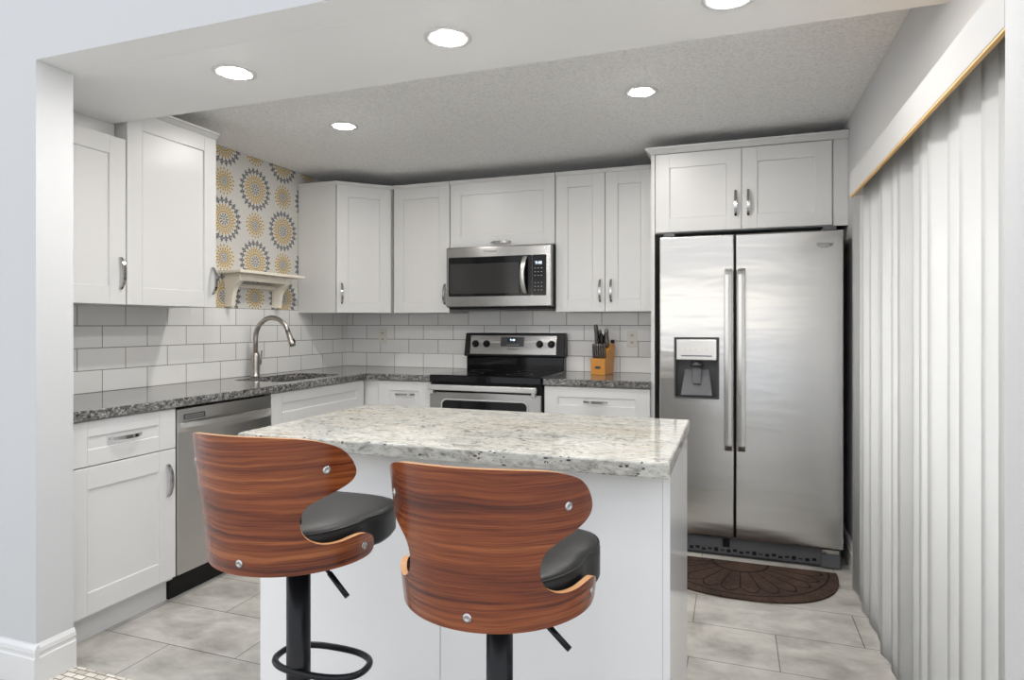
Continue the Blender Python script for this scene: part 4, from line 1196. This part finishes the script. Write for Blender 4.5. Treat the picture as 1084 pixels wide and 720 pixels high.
ZB = 0.728        # underside of the shell
def shell_point(a, z, inset=0.0):
    th = R(a)
    r = 0.192 + 0.110 * max(0.0, z) - inset          # flares outward towards the top
    return Vector((r * math.sin(th), -r * math.cos(th), ZB + z))
def build_shell(parent):
    S = 0.0036        # degrees to metres for a roughly isometric flat sheet
    ol = outline_shell()
    pts = [Vector((a * S, z)) for a, z in ol]
    n = len(pts)
    edges = [(i, (i + 1) % n) for i in range(n)]
    def inside(x, y):
        r = False
        for i in range(n):
            p, q = pts[i], pts[(i + 1) % n]
            if (p.y > y) != (q.y > y) and x < (q.x - p.x) * (y - p.y) / (q.y - p.y) + p.x: r = not r
        return r
    inner = []
    ax = -96
    while ax <= 96:
        for j in range(1, 24):
            z = j * 0.0125
            x = ax * S
            if inside(x, z) and min((Vector((x, z)) - p).length for p in pts) > 0.007: inner.append(Vector((x, z)))
        ax += 4
    vs, es, fs, *_ = delaunay_2d_cdt(pts + inner, edges, [], 1, 1e-6)
    fs = [f for f in fs if inside(sum(vs[i].x for i in f) / len(f), sum(vs[i].y for i in f) / len(f))]
    mb = MB()
    TH = 0.012
    ou = [mb.bm.verts.new(shell_point(v.x / S, v.y)) for v in vs]
    inn = [mb.bm.verts.new(shell_point(v.x / S, v.y, TH)) for v in vs]
    cnt = {}
    for f in fs:
        a = mb.bm.faces.new([ou[i] for i in f]); b = mb.bm.faces.new([inn[i] for i in reversed(f)])
        a.smooth = b.smooth = True
        for p, q in zip(f, list(f[1:]) + [f[0]]): cnt.setdefault(frozenset((p, q)), []).append((p, q))
    for e in cnt.values():
        if len(e) == 1:
            p, q = e[0]
            f = mb.bm.faces.new((ou[p], ou[q], inn[q], inn[p])); f.material_index = 1
    sh = mb.build('backrest_shell', [M['walnut'], M['ply_edge']], parent)
    es_ = sh.modifiers.new('crease', 'EDGE_SPLIT'); es_.split_angle = R(50)
    for a, z in ((-81, 0.029), (0, 0.026), (81, 0.029), (-51, 0.217), (51, 0.217)):
        p = shell_point(a, z); nrm_ = Vector((math.sin(R(a)), -math.cos(R(a)), 0))
        T = Matrix.Translation(p) @ nrm_.to_track_quat('Z', 'Y').to_matrix().to_4x4()
        MB().lathe([(0.0085, -0.001), (0.0085, 0.0012), (0.006, 0.0026), (0.003, 0.0026), (0.0025, 0.0012)], (0, 0, 0), 18, M4=T).build('screw', M['chrome'], sh)
    return sh
def make_stool(loc, label):
    t = thing('bar_stool', (0, 0, 0), label, 'stool', 'walnut bar stools at the island')
    build_shell(t)
    # seat: round inside the shell, squarer and wider in front and above the side arms
    def smooth(q): q = max(0.0, min(1.0, q)); return q * q * (3 - 2 * q)
    def wide(t):
        return (abs(math.cos(t) / 0.194) ** 4.5 + abs(math.sin(t) / 0.186) ** 4.5) ** (-1 / 4.5)
    def seat_r(t, z):
        back = abs(math.degrees(math.atan2(math.cos(t), -math.sin(t))))      # 0 at the back, 180 at the front
        return 0.1765 + (wide(t) - 0.1765) * smooth((back - 90) / 18)
    mb = MB(); rings = []
    n = 72
    for kz, z in ((0.90, 0.004), (0.97, 0.007), (1.0, 0.016), (1.0, 0.054), (1.0, 0.060), (1.0, 0.066), (0.985, 0.074), (0.955, 0.080), (0.88, 0.084), (0.65, 0.086), (0.35, 0.086), (0.05, 0.086)):
        rings.append([mb.bm.verts.new((seat_r(t, z) * kz * math.cos(t), seat_r(t, z) * kz * math.sin(t), ZB + z)) for t in [2 * PI * i / n for i in range(n)]])
    for a, b in zip(rings, rings[1:]):
        for j in range(n):
            f = mb.bm.faces.new((a[j], a[(j + 1) % n], b[(j + 1) % n], b[j])); f.smooth = True
    mb.bm.faces.new(list(reversed(rings[0]))); mb.bm.faces.new(rings[-1])
    st = mb.build('seat_cushion', M['leather'], t)
    sm = [Vector((seat_r(a, 0.07) * 0.985 * math.cos(a), seat_r(a, 0.07) * 0.985 * math.sin(a), ZB + 0.075)) for a in [2 * PI * i / 72 for i in range(72)]]
    MB().tube(sm, 0.0022, 6, closed=True).build('piping', M['leather'], st)
    # inner back pad
    mb = MB(); secs = []
    for i in range(15):
        a = -38 + 76 * i / 14
        e = 1 - abs(i - 7) / 7
        d_ = 0.0125 + 0.022 * min(1, e * 3) ** 0.5
        secs.append([mb.bm.verts.new(shell_point(a, z, q)) for z, q in ((0.105, 0.0125), (0.115, d_), (0.19, d_ + 0.004), (0.262, d_), (0.272, 0.0125))])
    for a, b in zip(secs, secs[1:]):
        for j in range(5):
            f = mb.bm.faces.new((a[j], a[(j + 1) % 5], b[(j + 1) % 5], b[j])); f.smooth = True
    mb.bm.faces.new(secs[0]); mb.bm.faces.new(list(reversed(secs[-1])))
    mb.build('back_pad', M['leather'], t)
    BMt = M['black_metal']
    MB().box((-0.09, -0.09, ZB - 0.020), (0.09, 0.09, ZB + 0.003), 0.004).build('swivel_plate', BMt, t)
    MB().tube([(0, 0, 0.018), (0, 0, ZB - 0.021)], 0.0272, 28).build('pole', BMt, t)
    MB().lathe([(0.20, 0.0), (0.20, 0.006), (0.17, 0.014), (0.06, 0.022), (0.034, 0.034), (0.0275, 0.036)], (0, 0, 0), 40).build('base', BMt, t)
    lv = MB().tube([(0.030, -0.01, ZB - 0.022), (0.075, -0.018, ZB - 0.030), (0.100, -0.022, ZB - 0.048)], 0.0042, 10).build('lever', BMt, t)
    MB().tube([(0.098, -0.0217, ZB - 0.0464), (0.150, -0.030, ZB - 0.090)], 0.0062, 10).build('lever_grip', BMt, lv)
    ring = []
    for i in range(40):
        a = 2 * PI * i / 40
        c_, s_ = math.cos(a), math.sin(a)
        ring.append((0.040 + 0.118 * math.copysign(abs(c_) ** 0.8, c_), 0.036 + 0.063 * math.copysign(abs(s_) ** 0.8, s_), 0.444))
    MB().tube(ring, 0.0078, 10, closed=True).build('footrest', BMt, t)
    t.location = loc
    return t
def copy_tree(o, parent=None):
    c = o.copy(); COL.objects.link(c)
    if parent: c.parent = parent
    for ch in list(o.children): copy_tree(ch, c)
    return c
s1 = make_stool((-0.962, 1.224, 0), 'walnut bar stool with black seat at the left end of the island')
s2 = copy_tree(s1)
s2.location = (-0.4485, 1.1975, 0)
s1.rotation_euler.z = R(1.9)
s2.rotation_euler.z = R(3.7)
for ch in s2.children:
    if ch.name.split('.')[0] not in ('pole', 'base'): ch.location.z -= 0.019      # set a little lower on its gas lift
s2['label'] = 'walnut bar stool with black seat nearer the middle of the island, fridge side'
